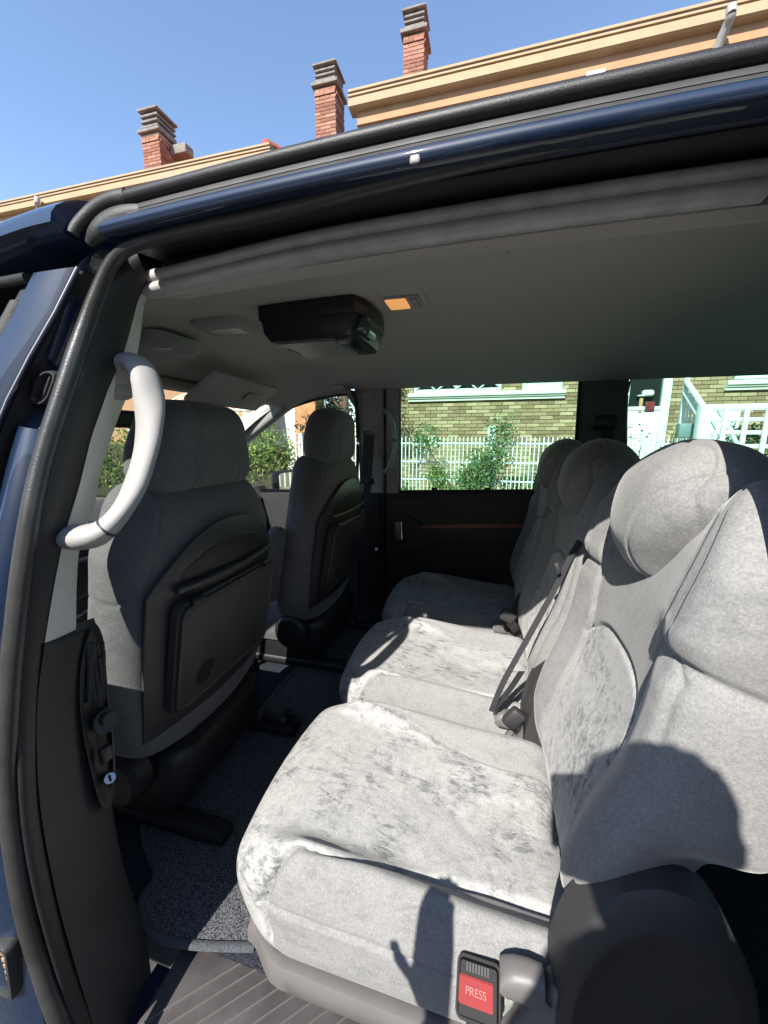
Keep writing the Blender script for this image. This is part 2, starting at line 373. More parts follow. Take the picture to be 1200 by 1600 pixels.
# rubber roll above the aperture: two soft beads with a groove between
ru, rl = yz(352, .535), yz(375, .538)
pr = [(ru[0] + .014 * math.cos(R(t)), ru[1] + .0105 * math.sin(R(t))) for t in range(60, 290, 20)] + [(rl[0] + .015 * math.cos(R(t)), rl[1] + .0105 * math.sin(R(t))) for t in range(120, 400, 20)] + [(ru[0] + .03, rl[1] + .004), (ru[0] + .03, ru[1] + .008)]
rings = []
for i, x in enumerate([-.540, -.537, -.530, -.520, -.508] + frange(-.47, 0.262, 16)):
    k = [.25, .6, .85, .97, 1.0][i] if i < 5 else 1.0
    cy, cz = ru[0] + .004, (ru[1] + rl[1]) / 2; dz = arch(x)[1] - .010 * sm(-.2, -.54, x)
    rings.append([(x, cy + (y - cy) * k, cz + (z - cz) * k + dz) for y, z in pr])
V, F = loft(rings); mesh('aperture_roll', V, F, ROLL, van)
xsweep('headliner_edge', frange(-.50, 1.6, 30), [(.548, rl[1] - .010), (.562, rl[1] - .015), (.585, rl[1] - .010), (.60, rl[1] + .004), (.60, rl[1] + .03), (.55, rl[1] + .02)], HEADL, van, arch)
# --- door seal: along the roof, round the corner, down the B-pillar, along the sill, up the rear edge
pts = [at(u, v, Y=.46) for u, v in [(1200, 150), (900, 215), (600, 286), (420, 333), (300, 358), (240, 374)]]
pts = [Vector((0.27, .46, pts[0].z))] + pts
pts += [at(u, v, Y=Y) for u, v, Y in [(196, 390, .46), (172, 416, .457), (150, 464, .45), (131, 518, .44), (100, 612, .415), (66, 722, .385), (42, 840, .355), (22, 1000, .325), (13, 1130, .308), (12, 1230, .30), (22, 1330, .293), (40, 1430, .29), (66, 1520, .29), (98, 1612, .29)]]
sealp = pts[:]
pts += [Vector((-.565, .29, .40)), Vector((-.50, .292, .335)), Vector((-.40, .295, .318)), Vector((.30, .295, .318)), Vector((.38, .295, .34)), Vector((.405, .295, .42)), Vector((.415, .295, .75)), Vector((.352, .32, 1.14)), Vector((.292, .40, 1.44)), Vector((.286, .45, 1.60))]
sp = catmull(pts, 8, True)
rings = []
for i, p in enumerate(sp):
    t = (sp[(i + 1) % len(sp)] - sp[i - 1]).normalized(); inw = Vector((-.1, 1.24, 1.0)) - p; inw.x = 0 if False else inw.x
    s = t.cross(Vector((0, 1, .3))).normalized(); u = s.cross(t)
    rings.append([p + s * a + u * b for a, b in circ(.0088 + .003 * sm(1.62, 1.50, p.z), 14, .0092 + .003 * sm(1.62, 1.50, p.z))])
V, F = loft(rings, True, False, True); mesh('door_seal', V, F, SEALR, van)
# --- B-pillar of the near side
def strip(name, L_, R_, mat, depth=Vector((-.03, .02, 0)), n=5, bulge=0.004, out=Vector((.6, -.8, 0))):
    Lc, Rc = catmull(L_, n), catmull(R_, n); rings = []
    for a, b in zip(Lc, Rc):
        ring = []
        for k in range(9):
            t = k / 8; ring.append(a.lerp(b, t) + out * (bulge * 4 * t * (1 - t)))
        ring += [b + depth, a + depth]; rings.append(ring)
    V, F = loft(rings); return mesh(name, V, F, mat, van, sharp=50)
def pxs(L_): return [at(u, v, X=x) for u, v, x in L_]
# black rubber band between the seal and the pale trim
strip('pillar_rubber_band', pxs([(212, 392, -.51), (182, 428, -.53), (162, 470, -.545), (140, 530, -.56), (110, 620, -.575), (76, 730, -.585), (54, 840, -.59), (35, 980, -.595), (28, 1130, -.60), (30, 1260, -.605), (48, 1380, -.605), (80, 1500, -.60), (118, 1615, -.59)]),
      pxs([(232, 436, -.51), (216, 470, -.53), (208, 500, -.545), (190, 560, -.56), (152, 652, -.575), (124, 760, -.585), (98, 850, -.59), (74, 980, -.595), (60, 1130, -.60), (62, 1260, -.605), (82, 1380, -.605), (112, 1500, -.60), (152, 1615, -.59)]), BLACKP, bulge=.006)
# the corner between recess and band
# pale upper trim, in two lengths with the grab handle base between
strip('pillar_trim', pxs([(226, 425, -.56), (214, 470, -.56), (205, 510, -.565), (188, 556, -.57), (176, 590, -.572)]), pxs([(240, 425, -.62), (226, 475, -.615), (220, 520, -.61), (214, 556, -.60), (206, 592, -.60)]), TRIMP, bulge=.006)
strip('pillar_trim', pxs([(176, 590, -.575), (160, 634, -.575), (141, 690, -.58), (121, 762, -.585), (110, 805, -.588), (98, 850, -.59), (84, 920, -.592), (70, 1004, -.595)]), pxs([(212, 590, -.62), (190, 640, -.63), (172, 690, -.635), (155, 748, -.64), (148, 790, -.64), (126, 850, -.64), (120, 910, -.64), (119, 990, -.64)]), TRIMP, bulge=.008)
# grab handle
hp = [(180, 596, -.60), (192, 574, -.575), (210, 568, -.545), (226, 588, -.52), (234, 630, -.508), (232, 682, -.505), (220, 735, -.508), (200, 782, -.515), (174, 818, -.53), (148, 836, -.55), (124, 838, -.585)]
hw = [at(u, v, X=x) for u, v, x in hp]
gh = tube('grab_handle', catmull(hw, 6), .0215, LIGHTP, van, 20, Vector((0, 0, 1)), r2=.0135, scale=lambda t: 1.0 + .45 * (sm(.3, 0, t) + sm(.7, 1, t)))
for (u, v, x), dm in [((184, 590, -.598), (.016, .022, .036))]:
    V, F = rbox(dm, .018, (10, 12, 14)); o_ = at(u, v, X=x); mesh('handle_base', [q + o_ for q in V], F, LIGHTP, gh)
for k in (0.16, 0.84):
    i = int(k * 59); q = catmull(hw, 6); V, F = loft(sweep(q[i:i + 2], circ(.0252, 20, .0160))); mesh('handle_joint', V, F, DARKP, gh)
# lower dark trim with oval bezel
strip('lower_pillar_trim', pxs([(70, 1006, -.592), (58, 1110, -.597), (62, 1250, -.602), (84, 1380, -.602), (112, 1490, -.597), (150, 1615, -.59)]), pxs([(150, 976, -.66), (152, 1100, -.66), (172, 1240, -.655), (196, 1370, -.65), (232, 1490, -.64), (240, 1615, -.62)]), DARKP, bulge=.014)
bz = [at(u, v, X=x) for u, v, x in [(146, 972, -.645), (130, 1000, -.64), (122, 1060, -.635), (126, 1130, -.632), (140, 1200, -.628), (156, 1256, -.625), (172, 1264, -.63), (180, 1225, -.64), (178, 1150, -.65), (168, 1070, -.66), (162, 1000, -.665)]]
bzc = catmull(bz, 5, True); cen = sum(bz, Vector()) / len(bz)
V, F = loft([[p + Vector((0, 0, 0)) for p in bzc], [p.lerp(cen, .06) + Vector((.010, -.007, 0)) for p in bzc], [p.lerp(cen, .2) + Vector((.008, -.005, 0)) for p in bzc], [p.lerp(cen, .28) + Vector((-.004, .004, 0)) for p in bzc]], True, True)
bzo = mesh('oval_bezel', V, F, BLACKP, van)
for k in range(5):      # gathered netting hanging in soft folds in the pocket
    tube('net_fold', catmull([at(136 + 5.5 * k + 5 * t + 2.0 * math.sin(k * 1.7 + t * 5), 1004 + 92 * t, X=-.634 - .004 * k + .003 * math.sin(t * 7 + k)) for t in (0, .2, .4, .6, .8, 1)], 4), .0042, WEBB, bzo, 8)
tube('adjuster_knob', [at(162, 1122, X=-.64), at(168, 1126, X=-.618)], .020, RUBBER, bzo, 20)
tube('adjuster_knob', [at(166, 1122, X=-.62), at(173, 1124, X=-.606)], .012, RUBBER, bzo, 20)
box('switch', at(165, 1178, X=-.618), (.012, .02, .03), BLACKP, bzo, .004)
lk = tube('lock_barrel', [at(168, 1214, X=-.64), at(172, 1216, X=-.612)], .0085, SATIN, bzo, 20)
box('key_slot', at(172, 1216, X=-.6105), (.004, .003, .012), BLACKP, lk, .001)
# painted jamb outside the seal
strip('door_jamb', [at(u, v, Y=y) for u, v, y in [(140, 398, .445), (118, 420, .44), (98, 480, .43), (72, 552, .42)]], [at(u, v, Y=y) for u, v, y in [(186, 392, .475), (158, 436, .472), (140, 488, .462), (106, 582, .445)]], PAINT, depth=Vector((-.02, .03, 0)), bulge=.008, out=Vector((.3, -.95, 0)))
strip('striker_panel', [at(u, v, Y=y) for u, v, y in [(62, 556, .425), (46, 592, .42), (34, 630, .415), (24, 664, .40)]], [at(u, v, Y=y) for u, v, y in [(110, 572, .44), (100, 602, .435), (88, 642, .428), (78, 674, .415)]], PAINT, depth=Vector((-.02, .03, 0)), bulge=.002, out=Vector((.3, -.95, 0)))
strip('door_jamb', [at(u, v, Y=y) for u, v, y in [(26, 664, .395), (2, 760, .37), (-30, 900, .335), (-60, 1060, .305), (-70, 1250, .29), (-50, 1450, .28), (0, 1640, .28)]], [at(u, v, Y=y) for u, v, y in [(84, 674, .412), (52, 792, .375), (28, 940, .345), (12, 1080, .32), (10, 1260, .30), (34, 1450, .29), (80, 1640, .29)]], PAINT, depth=Vector((-.03, .04, 0)), bulge=.012, out=Vector((.3, -.95, 0)))
o = at(65, 606, Y=.408); aX = (at(75, 606, Y=.41) - at(55, 606, Y=.41)).normalized(); bZ = (at(74, 580, Y=.41) - at(56, 630, Y=.41)).normalized()
nn = aX.cross(bZ).normalized(); nn = nn if nn.y < 0 else -nn
rs = ring_slab('striker_socket', rrect(.018, .028, .0165, 6), rrect(.0125, .0225, .0118, 6), o, aX, bZ, nn, .014, RUBBER, van)
slab('socket_floor', rrect(.013, .023, .012, 6), o - nn * .010, aX, bZ, nn, .004, BLACKP, rs)
tube('striker_bar', [o + bZ * .02 - nn * .006, o - bZ * .02 - nn * .006], .002, DARKP, rs, 8)
# lower striker / latch at the foot of the pillar, out by the front door
bm = bmesh.new()
o2 = at(-4, 1520, Y=.269); ax2, bz2, n2 = Vector((.96, 0, .0)).normalized(), Vector((.12, 0, 1)).normalized(), Vector((.1, -1, 0)).normalized()
hs = ring_slab('hinge_cover', rrect(.026, .056, .012, 5), rrect(.0175, .047, .008, 5), o2, ax2, bz2, n2, .02, RUBBER, van)
HINGE = M('hinge_plate', (0.42, 0.27, 0.15), 0.45, var=0.25, vs=60, metal=.4)
slab('hinge_floor', rrect(.0175, .047, .008, 5), o2 - n2 * .012, ax2, bz2, n2, .003, DARKP, hs)
for k in range(5): box('hinge_tooth', o2 + bz2 * (.026 - .0125 * k) - n2 * .010, (.030, .006, .0098), HINGE, hs, .0015)
# rubber boot where roof bar meets the pillar
bp = [at(u, v, Y=y) for u, v, y in [(224, 330, .452), (198, 336, .45), (172, 348, .447), (152, 364, .443), (140, 378, .443)]]
V, F = loft(sweep(catmull(bp, 5), circ(.0125, 14, .010), Vector((0, -1, .3)), lambda t: .75 + .45 * math.sin(math.pi * min(1, t * 1.1)))); mesh('pillar_boot', V, F, RUBBER, van)
tube('roof_bar_end', catmull([at(u, v, Y=y) for u, v, y in [(200, 309, .448), (178, 313, .445), (158, 321, .442), (140, 334, .438), (122, 352, .432), (113, 366, .428)]], 5), .0092, RUBBER, van, 14, scale=lambda t: 1.1 - .35 * t)
# --- front door (closed), nearer the nose
XD = -0.62
fd_top = [at(u, v, Y=.405) for u, v in [(112, 362), (60, 373), (0, 386), (-200, 428)]]
def doorpt(x, z): return Vector((x, ynear(z) - .022, z))
def doorstrip(name, xL, xR, z0, z1, mat, n=10, th=.007, parent=None, dy=0.0, dx=0.0):
    rings = []
    for z in frange(z0, z1, n):
        a, b = xL(z), xR(z) + dx; y = ynear(z) - .024 + dy
        rings.append([(a, y, z), (b - .006, y, z), (b, y + .005, z), (b, y + th, z), (a, y + th, z)])
    V, F = loft(rings); return mesh(name, V, F, mat, parent or van, sharp=50)
edge = [(at(u, v, Y=y).x, at(u, v, Y=y).z) for u, v, y in [(108, 362, .415), (60, 470, .395), (0, 592, .372), (-40, 700, .35), (-80, 850, .32), (-105, 1050, .29), (-115, 1300, .27), (-80, 1600, .27)]]
edge.sort(key=lambda q: q[1])
def xedge(z):
    if z <= edge[0][1]: return edge[0][0]
    for (xa, za), (xb, zb) in zip(edge, edge[1:]):
        if z <= zb: return xa + (xb - xa) * (z - za) / (zb - za)
    return edge[-1][0]
fdoor = doorstrip('front_door', lambda z: -1.75, xedge, .30, 1.12, PAINT)
doorstrip('window_pillar', lambda z: xedge(z) - .075, xedge, 1.12, 1.62, PAINT, parent=fdoor)
doorstrip('shaded_gap_strip', lambda z: xedge(z) - .10, xedge, .30, 1.62, BLACKP, parent=fdoor, dy=.0085, dx=-.004, th=.05)  # black strip puts the door gap's shade into colour, with its dark rubber
tube('door_edge_glint', [Vector((xedge(z), ynear(z) - .022, z)) for z in frange(.32, 1.62, 24)], .0016, SATIN, fdoor, 8)  # satin tube standing in for the glint on the painted door edge
doorstrip('window_rubber', lambda z: xedge(z) - .092, lambda z: xedge(z) - .074, 1.12, 1.585, RUBBER, parent=fdoor, dy=-.002, th=.009)
V = [doorpt(-1.62, 1.12), doorpt(-.70, 1.12), doorpt(-.70, 1.60), doorpt(-.95, 1.58), doorpt(-1.25, 1.42)]
mesh('window_glass', [v + Vector((0, .012, 0)) for v in V], [(0, 1, 2, 3, 4)], CLEAR, fdoor, False)
tube('window_header', catmull([doorpt(-.62, 1.615), doorpt(-.95, 1.59), doorpt(-1.25, 1.43), doorpt(-1.65, 1.12)], 6), .007, BLACKP, fdoor)
# roof cant rail above the front door
_st = catmull([Vector((x, 0, z)) for x, z in [(-1.3, 1.40), (-1.1, 1.53), (-.9, 1.612), (-.75, 1.648), (-.60, 1.668), (-.53, 1.672)]], 5)
V, F = loft([[(p.x, .60 - .196 * math.cos(R(t)), p.z - .012 + .072 * math.sin(R(t))) for t in range(0, 91, 9)] + [(p.x, .60, p.z - .02), (p.x, .42, p.z - .02)] for p in _st]); mesh('roof_side_panel', V, F, PAINT, van)
# inner pillar filler between jamb and trim, extended forward to block a sun streak
V, F = loft([[(-.80, ynear(z) + .03, z), (-.625, ynear(z) + .035, z), (-.635, ynear(z) + .10, z), (-.80, ynear(z) + .11, z)] for z in frange(.32, 1.66, 10)]); mesh('pillar_core', V, F, BLACKP, van)
# --- near sill and floor
FZ = 0.35
box('floor_pan', (0.35, YC + .07, FZ - .035), (3.3, 1.80, .05), BLACKP, van, .01)
mesh('carpet', [(-1.9, .50, FZ - .004), (1.9, .50, FZ - .004), (1.9, 2.22, FZ - .004), (-1.9, 2.22, FZ - .004)], [(0, 1, 2, 3)], CARPET, van, False)
V, F = loft([[(x, .27, .20), (x, .262, .30), (x, .285, .312), (x, .47, .314), (x, .47, .20)] for x in (-.62, .43)]); mesh('sill_panel', V, F, PAINT, van)
stepm = box('step_plate', (-.12, .405, .322), (.92, .21, .016), STEPP, van, .004)
for k in range(26):
    x0 = -.62 + k * .036; bm = bmesh.new(); add_box(bm, (x0 + .07, .405, .3310), (.0020, .21, .0044), 0, Matrix.Rotation(R(0), 3, 'Z'))
    for v in bm.verts: v.co.x += (v.co.y - .405) * 1.05
    bmesh.ops.delete(bm, geom=[v for v in bm.verts if False], context='VERTS'); bm_obj('tread_rib', bm, GREYP, stepm)
def xrear(z): return .295 + .125 * sm(1.30, .95, z)
# --- near rear quarter (behind the opening) and the open sliding door outside it
V, F = loft([[(xrear(z), ynear(z) - .0, z), (2.05, ynear(z), z), (2.05, ynear(z) + .05, z), (xrear(z), ynear(z) + .12, z)] for z in frange(.25, 1.12, 10)]); qp = mesh('rear_quarter_panel', V, F, PAINT, van)
V, F = loft([[(xrear(z), ynear(z), z), (.50, ynear(z), z), (.50, ynear(z) + .1, z), (xrear(z), ynear(z) + .12, z)] for z in frange(1.12, 1.70, 8)]); mesh('rear_door_pillar', V, F, PAINT, van)
V = [(.5, ynear(1.12) + .02, 1.12), (1.95, ynear(1.12) + .02, 1.12), (1.95, ynear(1.66) + .02, 1.66), (.5, ynear(1.66) + .02, 1.66)]
mesh('quarter_glass', V, [(0, 1, 2, 3)], TINT, van, False)
V, F = loft([[(.40, ynear(z) - .13, z), (1.36, ynear(z) - .13, z), (1.36, ynear(z) - .06, z), (.40, ynear(z) - .06, z)] for z in frange(.30, 1.12, 10)]); sdoor = mesh('sliding_door', V, F, PAINT, van)
for xa, xb in ((.40, .47), (1.29, 1.36)):
    V, F = loft([[(xa, ynear(z) - .13, z), (xb, ynear(z) - .13, z), (xb, ynear(z) - .08, z), (xa, ynear(z) - .08, z)] for z in frange(1.12, 1.64, 8)]); mesh('window_frame', V, F, PAINT, sdoor)
V, F = loft([[(x, ynear(1.62) - .13, 1.60), (x, ynear(1.62) - .13, 1.65), (x, ynear(1.62) - .08, 1.65), (x, ynear(1.62) - .08, 1.60)] for x in (.40, 1.36)]); mesh('window_frame', V, F, PAINT, sdoor)
V = [(.47, ynear(1.12) - .10, 1.12), (1.29, ynear(1.12) - .10, 1.12), (1.29, ynear(1.6) - .10, 1.60), (.47, ynear(1.6) - .10, 1.60)]
mesh('door_glass', V, [(0, 1, 2, 3)], TINT, sdoor, False)
box('door_handle', (.50, ynear(.95) - .145, .97), (.16, .03, .035), BLACKP, sdoor, .01)

# ================================================================ far side of the cabin
YF = 2.200
def fpt(u, v, Y=YF): return at(u, v, Y=Y)
def fquad(name, px, mat, Y=YF, th=.03, bev=.006, parent=None):
    P = [at(u, v, Y=Y) for u, v in px]; return slab(name, [(p.x, p.z) for p in P], (0, Y, 0), (1, 0, 0), (0, 0, 1), (0, -1, 0), th, mat, parent or van, bev)
# side rail of the headliner
xsweep('side_rail_trim', frange(-.72, 1.9, 24), [(2.10, 1.700), (2.13, 1.682), (2.165, 1.672), (2.215, 1.674), (2.24, 1.73), (2.10, 1.73)], HEADL, van, lambda x: (0, .030 * sm(-.6, .6, x)))
bpil = fquad('far_pillar_trim', [(553, 606), (598, 606), (599, 772), (562, 772), (560, 700), (556, 640)], LIGHTP, 2.175, .05, .008)
fquad('trim_plug', [(567, 614), (580, 614), (580, 622), (567, 622)], HEADL, 2.170, .006, .002, bpil)
fquad('pillar_gap', [(597, 604), (604, 604), (604, 985), (597, 985)], BLACKP, 2.210, .02, 0)
dfr = fquad('door_frame_strip', [(603, 604), (623, 603), (623, 770), (603, 771)], LIGHTP, 2.185, .04, .006)
hp = catmull([at(u, v, Y=y) for u, v, y in [(600, 640, 2.170), (606, 646, 2.150), (614, 664, 2.135), (617, 690, 2.135), (613, 715, 2.135), (606, 732, 2.150), (599, 738, 2.170)]], 5)
tube('far_grab_handle', hp, .016, LIGHTP, van, 12, r2=.012)
fquad('belt_slider_plate', [(565, 662), (592, 660), (592, 716), (565, 718)], LIGHTP, 2.165, .01, .004, bpil)
# belt: guide ring and webbing
gd = ring_slab('belt_guide', rrect(.045, .03, .018), rrect(.036, .014, .01), at(575, 676, Y=2.145), (1, 0, 0), (0, 0, 1), (0, -1, 0), .014, LIGHTP, van)
V, F = loft([[at(u - 8, v, Y=y), at(u + 9, v - 1, Y=y), at(u + 9, v - 1, Y=y + .004), at(u - 8, v, Y=y + .004)] for u, v, y in [(576, 680, 2.130), (575, 700, 2.125), (573, 735, 2.110), (571, 756, 2.100)]]); mesh('seat_belt', V, F, WEBB, van)
box('belt_stop', at(578, 752, Y=2.098), (.05, .02, .035), BLACKP, van, .006)
V, F = loft([[at(u - 5, v, Y=y), at(u + 7, v - 1, Y=y), at(u + 7, v - 1, Y=y + .004), at(u - 5, v, Y=y + .004)] for u, v, y in [(574, 752, 2.105), (570, 800, 2.100), (567, 860, 2.100), (566, 960, 2.110)]]); mesh('seat_belt', V, F, WEBB, van)
# lower far pillar (dark), with its vent bezel
lp = fquad('far_lower_pillar', [(560, 770), (599, 771), (600, 985), (562, 985)], BLACKP, 2.170, .05, .01)
fquad('vent_bezel', [(580, 782), (594, 778), (596, 840), (592, 868), (583, 866), (579, 830)], BLACKP, 2.158, .014, .004, lp)
for v in (800, 820, 838): fquad('vent_slat', [(583, v), (593, v - 1), (593, v + 4), (583, v + 5)], DARKP, 2.152, .006, .002, lp)
tube('lock_barrel', [at(588, 858, Y=2.160), at(588, 858, Y=2.146)], .010, SATIN, lp, 16)
# far sliding door: lower trim, handle, strip
dt = fquad('far_door_trim', [(602, 772), (900, 768), (905, 985), (602, 990)], DARKP, 2.18, .06, .012)
fquad('door_top_roll', [(602, 772), (900, 768), (900, 776), (602, 780)], BLACKP, 2.170, .03, .008, dt)
fquad('armrest_step', [(604, 862), (690, 850), (900, 848), (900, 985), (604, 985)], BLACKP, 2.155, .03, .014, dt)  # raised black step on the lower door trim
hb = fquad('handle_bezel', [(603, 806), (630, 802), (650, 812), (658, 822), (650, 834), (630, 848), (604, 850)], DARKP, 2.165, .03, .006, dt)
fquad('handle_recess', [(606, 814), (636, 812), (636, 846), (606, 847)], BLACKP, 2.161, .01, .003, hb)
fquad('inner_handle', [(617, 816), (628, 815), (629, 844), (618, 845)], CHROME, 2.152, .014, .005, hb)
fquad('trim_strip', [(656, 820), (840, 818), (840, 824), (656, 826)], M('reddish_strip', (0.16, 0.045, 0.025), 0.35, var=.3, vs=20), 2.174, .008, .002, dt)
# glass and its black band
gl = [at(u, v, Y=2.210) for u, v in [(620, 602), (908, 582), (908, 772), (620, 774)]]
mesh('far_door_glass', gl, [(0, 1, 2, 3)], TINT, van, False)
fquad('glass_rubber', [(621, 603), (626, 603), (626, 772), (621, 772)], RUBBER, 2.202, .012, .002)
fquad('glass_rubber', [(905, 584), (914, 583), (902, 772), (893, 772)], RUBBER, 2.202, .012, .002)
fquad('glass_rubber', [(621, 766), (900, 764), (900, 771), (621, 773)], RUBBER, 2.198, .012, .002)
for u in (674, 757): fquad('glass_clip', [(u, 762), (u + 9, 762), (u + 9, 768), (u, 768)], BLACKP, 2.192, .01, .002)
# C-pillar, with a belt guide
cp = fquad('far_rear_pillar', [(912, 575), (990, 575), (985, 590), (981, 612), (978, 700), (974, 800), (900, 800), (905, 700)], GREYP, 2.18, .06, .01)
fquad('trim_plug', [(948, 589), (964, 588), (964, 595), (948, 596)], BLACKP, 2.174, .006, .002, cp)
ring_slab('belt_guide', rrect(.055, .035, .02), rrect(.042, .014, .01), at(947, 660, Y=2.150), (1, 0, 0), (0, 0, 1), (0, -1, 0), .014, DARKP, van)
V, F = loft([[at(u - 10, v, Y=y), at(u + 10, v, Y=y), at(u + 10, v, Y=y + .004), at(u - 10, v, Y=y + .004)] for u, v, y in [(948, 664, 2.140), (950, 690, 2.130), (948, 740, 2.110)]]); mesh('seat_belt', V, F, WEBB, van)
# rear quarter window with rounded corner
qo = [at(u, v, Y=2.210) for u, v in [(978, 720), (979, 640), (982, 606), (988, 592), (1000, 585), (1260, 570), (1500, 560), (1480, 820), (974, 820)]]
mesh('far_quarter_glass', qo, [tuple(range(len(qo)))], TINT, van, False)
tube('quarter_glass_seal', catmull([at(u, v, Y=2.190) for u, v in [(975, 800), (978, 720), (979, 640), (982, 606), (988, 592), (1000, 584), (1100, 579), (1260, 570)]], 4), .006, ROLL, van, 8)
fquad('rear_side_trim', [(970, 800), (1560, 820), (1560, 1150), (960, 985)], DARKP, 2.18, .06, .01)
# headliner grab handles on the far side
def roofhandle(u0, v0, u1, v1, Y, sag, r=.011):
    a, b = at(u0, v0, Y=Y), at(u1, v1, Y=Y); m = a.lerp(b, .5)
    h = tube('roof_handle', catmull([a + Vector((0, .04, .012)), a + Vector((.008, -.004, 0)), a.lerp(b, .2) + Vector((0, -.02, -sag)), m + Vector((0, -.026, -sag * 1.15)), a.lerp(b, .8) + Vector((0, -.02, -sag)), b + Vector((-.008, -.004, 0)), b + Vector((0, .04, .012))], 6), r, HEADL, van, 12, r2=r * .8)
    return h
roofhandle(702, 575, 802, 568, 2.04, .012); roofhandle(438, 603, 512, 590, 2.04, .012); roofhandle(1060, 566, 1195, 556, 2.04, .012)
roofhandle(620, 408, 790, 388, .66, .004, .008)
# --- far front door: frame round the arched window
arc = [(557, 773), (559, 700), (557, 640), (553, 620), (540, 616), (500, 622), (455, 636), (415, 652), (385, 668), (372, 690), (360, 760)]
fr = [at(u, v, Y=2.165) for u, v in arc]
tube('window_seal', catmull(fr, 4), .010, RUBBER, van, 10)
V = []; F = []
ac = catmull([at(u, v, Y=2.160) for u, v in [(556, 640), (553, 621), (540, 616), (500, 622), (455, 636), (415, 652), (385, 668), (365, 690)]], 5)
for p in ac: V += [p, Vector((p.x - .02, 2.110, p.z + .05)), Vector((p.x - .03, 2.04, roof_z(p.x, 2.04, 1.724) - .0)), Vector((p.x, 2.220, p.z + .03))]
n = len(ac)
for i in range(n - 1):
    for a, b in ((0, 1), (1, 2), (3, 0)): F.append((i * 4 + a, i * 4 + b, i * 4 + 4 + b, i * 4 + 4 + a))
mesh('front_door_header_trim', V, F, HEADL, van)
mesh('far_front_glass', [at(u, v, Y=2.210) for u, v in [(558, 612), (558, 775), (300, 775), (360, 680), (385, 664), (455, 630), (500, 616)]], [tuple(range(7))], CLEAR, van, False)
fquad('far_front_door_trim', [(562, 768), (330, 772), (330, 1010), (562, 985)], DARKP, 2.18, .05, .01)
# A-pillar trim, far and near, windscreen, dashboard
def beam(name, a, b, w, h, mat): 
    V, F = loft(sweep([a, a.lerp(b, .5), b], rrect(w, h, min(w, h) * .7, 4), Vector((0, 0, 1)))); return mesh(name, V, F, mat, van)
beam('windscreen_pillar', Vector((-1.16, 2.07, 1.595)), Vector((-2.0, 2.2, 1.10)), .035, .05, LIGHTP)
beam('windscreen_pillar', Vector((-1.16, .56, 1.575)), Vector((-2.0, .40, 1.10)), .03, .04, LIGHTP)
beam('windscreen_header', Vector((-1.18, .52, 1.60)), Vector((-1.18, 2.12, 1.60)), .03, .02, HEADL)
mesh('windscreen', [(-1.2, .50, 1.60), (-1.2, 2.16, 1.60), (-2.1, 2.24, 1.06), (-2.1, .42, 1.06)], [(0, 1, 2, 3)], CLEAR, van, False)
dash = []
for y in frange(.36, 2.3, 12): dash.append([(x, y, z) for x, z in [(-1.45, .55), (-1.42, .85), (-1.40, 1.02), (-1.46, 1.085), (-1.6, 1.10), (-2.1, 1.06), (-2.1, .55)]])
V, F = loft(dash); mesh('dashboard', V, F, DARKP, van)
V, F = loft([[(x, y, z) for x, z in [(-2.05, 1.03), (-2.5, .98), (-2.75, .86), (-2.85, .6), (-2.85, .3), (-2.05, .3)]] for y in (.36, .6, 1.36, 2.0, 2.36)]); mesh('bonnet', V, F, PAINT, van)
stw = []
for k in range(24):
    a = 2 * math.pi * k / 24; stw.append(Vector((-1.20 + .08 * math.sin(a), .86 + .18 * math.cos(a), .98 + .165 * math.sin(a))))
V, F = loft([[p + (p - Vector((-1.2, .86, .98))).normalized() * (.014 * math.cos(t)) + Vector((.014 * math.sin(t), 0, 0)) for t in [i * math.pi / 4 for i in range(8)]] for p in stw], True, False, True); stw = mesh('steering_wheel', V, F, BLACKP, van)
box('wheel_hub', (-1.21, .86, .97), (.05, .16, .12), BLACKP, stw, .02)
# interior mirror stalk box (visible between handle and pillar)
V, F = rbox((.014, .075, .028), .013, (4, 12, 8)); mm = Matrix.Translation(at(198, 655, Y=1.02)); mesh('interior_mirror', [mm @ v for v in V], F, BLACKP, van)
# sun visor, overhead light console
vis = [at(u, v, Z=z) for u, v, z in [(268, 598, 1.585), (303, 577, 1.615), (420, 606, 1.61), (426, 614, 1.605), (402, 630, 1.58), (340, 616, 1.575), (290, 604, 1.578)]]
bm = bmesh.new()
def plate(name, P, th, mat, parent, bev):
    bm = bmesh.new(); vs = [bm.verts.new(p) for p in P]; f = bm.faces.new(vs); f.normal_update(); nrm = f.normal.copy()
    r = bmesh.ops.extrude_face_region(bm, geom=[f]); nv = [g for g in r['geom'] if isinstance(g, bmesh.types.BMVert)]; bmesh.ops.translate(bm, vec=-nrm * th, verts=nv)
    bmesh.ops.recalc_face_normals(bm, faces=bm.faces); bmesh.ops.bevel(bm, geom=list(bm.edges), offset=bev, segments=3, affect='EDGES'); return bm_obj(name, bm, mat, parent, True, 50)
vo = box('sun_visor', (-1.03, 1.46, 1.585), (.165, .50, .022), LIGHTP, van, .010, Matrix.Rotation(R(4), 3, 'Z') @ Matrix.Rotation(R(-38), 3, 'Y'), 4)
box('visor_label', (-1.022, 1.55, 1.5745), (.045, .09, .002), HEADL, vo, 0, Matrix.Rotation(R(4), 3, 'Z') @ Matrix.Rotation(R(-38), 3, 'Y'))
def ceil_pt(x, y): return Vector((x, y, roof_z(x, y, 1.730)))
def ceiling_fitting(name, x, y, w, d, h, mat, rnd=.03):
    z = roof_z(x, y, 1.730); o = []
    rings = []
    for k, s in ((0.004, 1.0), (-h * .6, .96), (-h, .86)): rings.append([(x + a * s, y + b * s, z + k) for a, b in rrect(w, d, rnd)])
    V, F = loft(rings); return mesh(name, V, F, mat, van, sharp=60), z - h
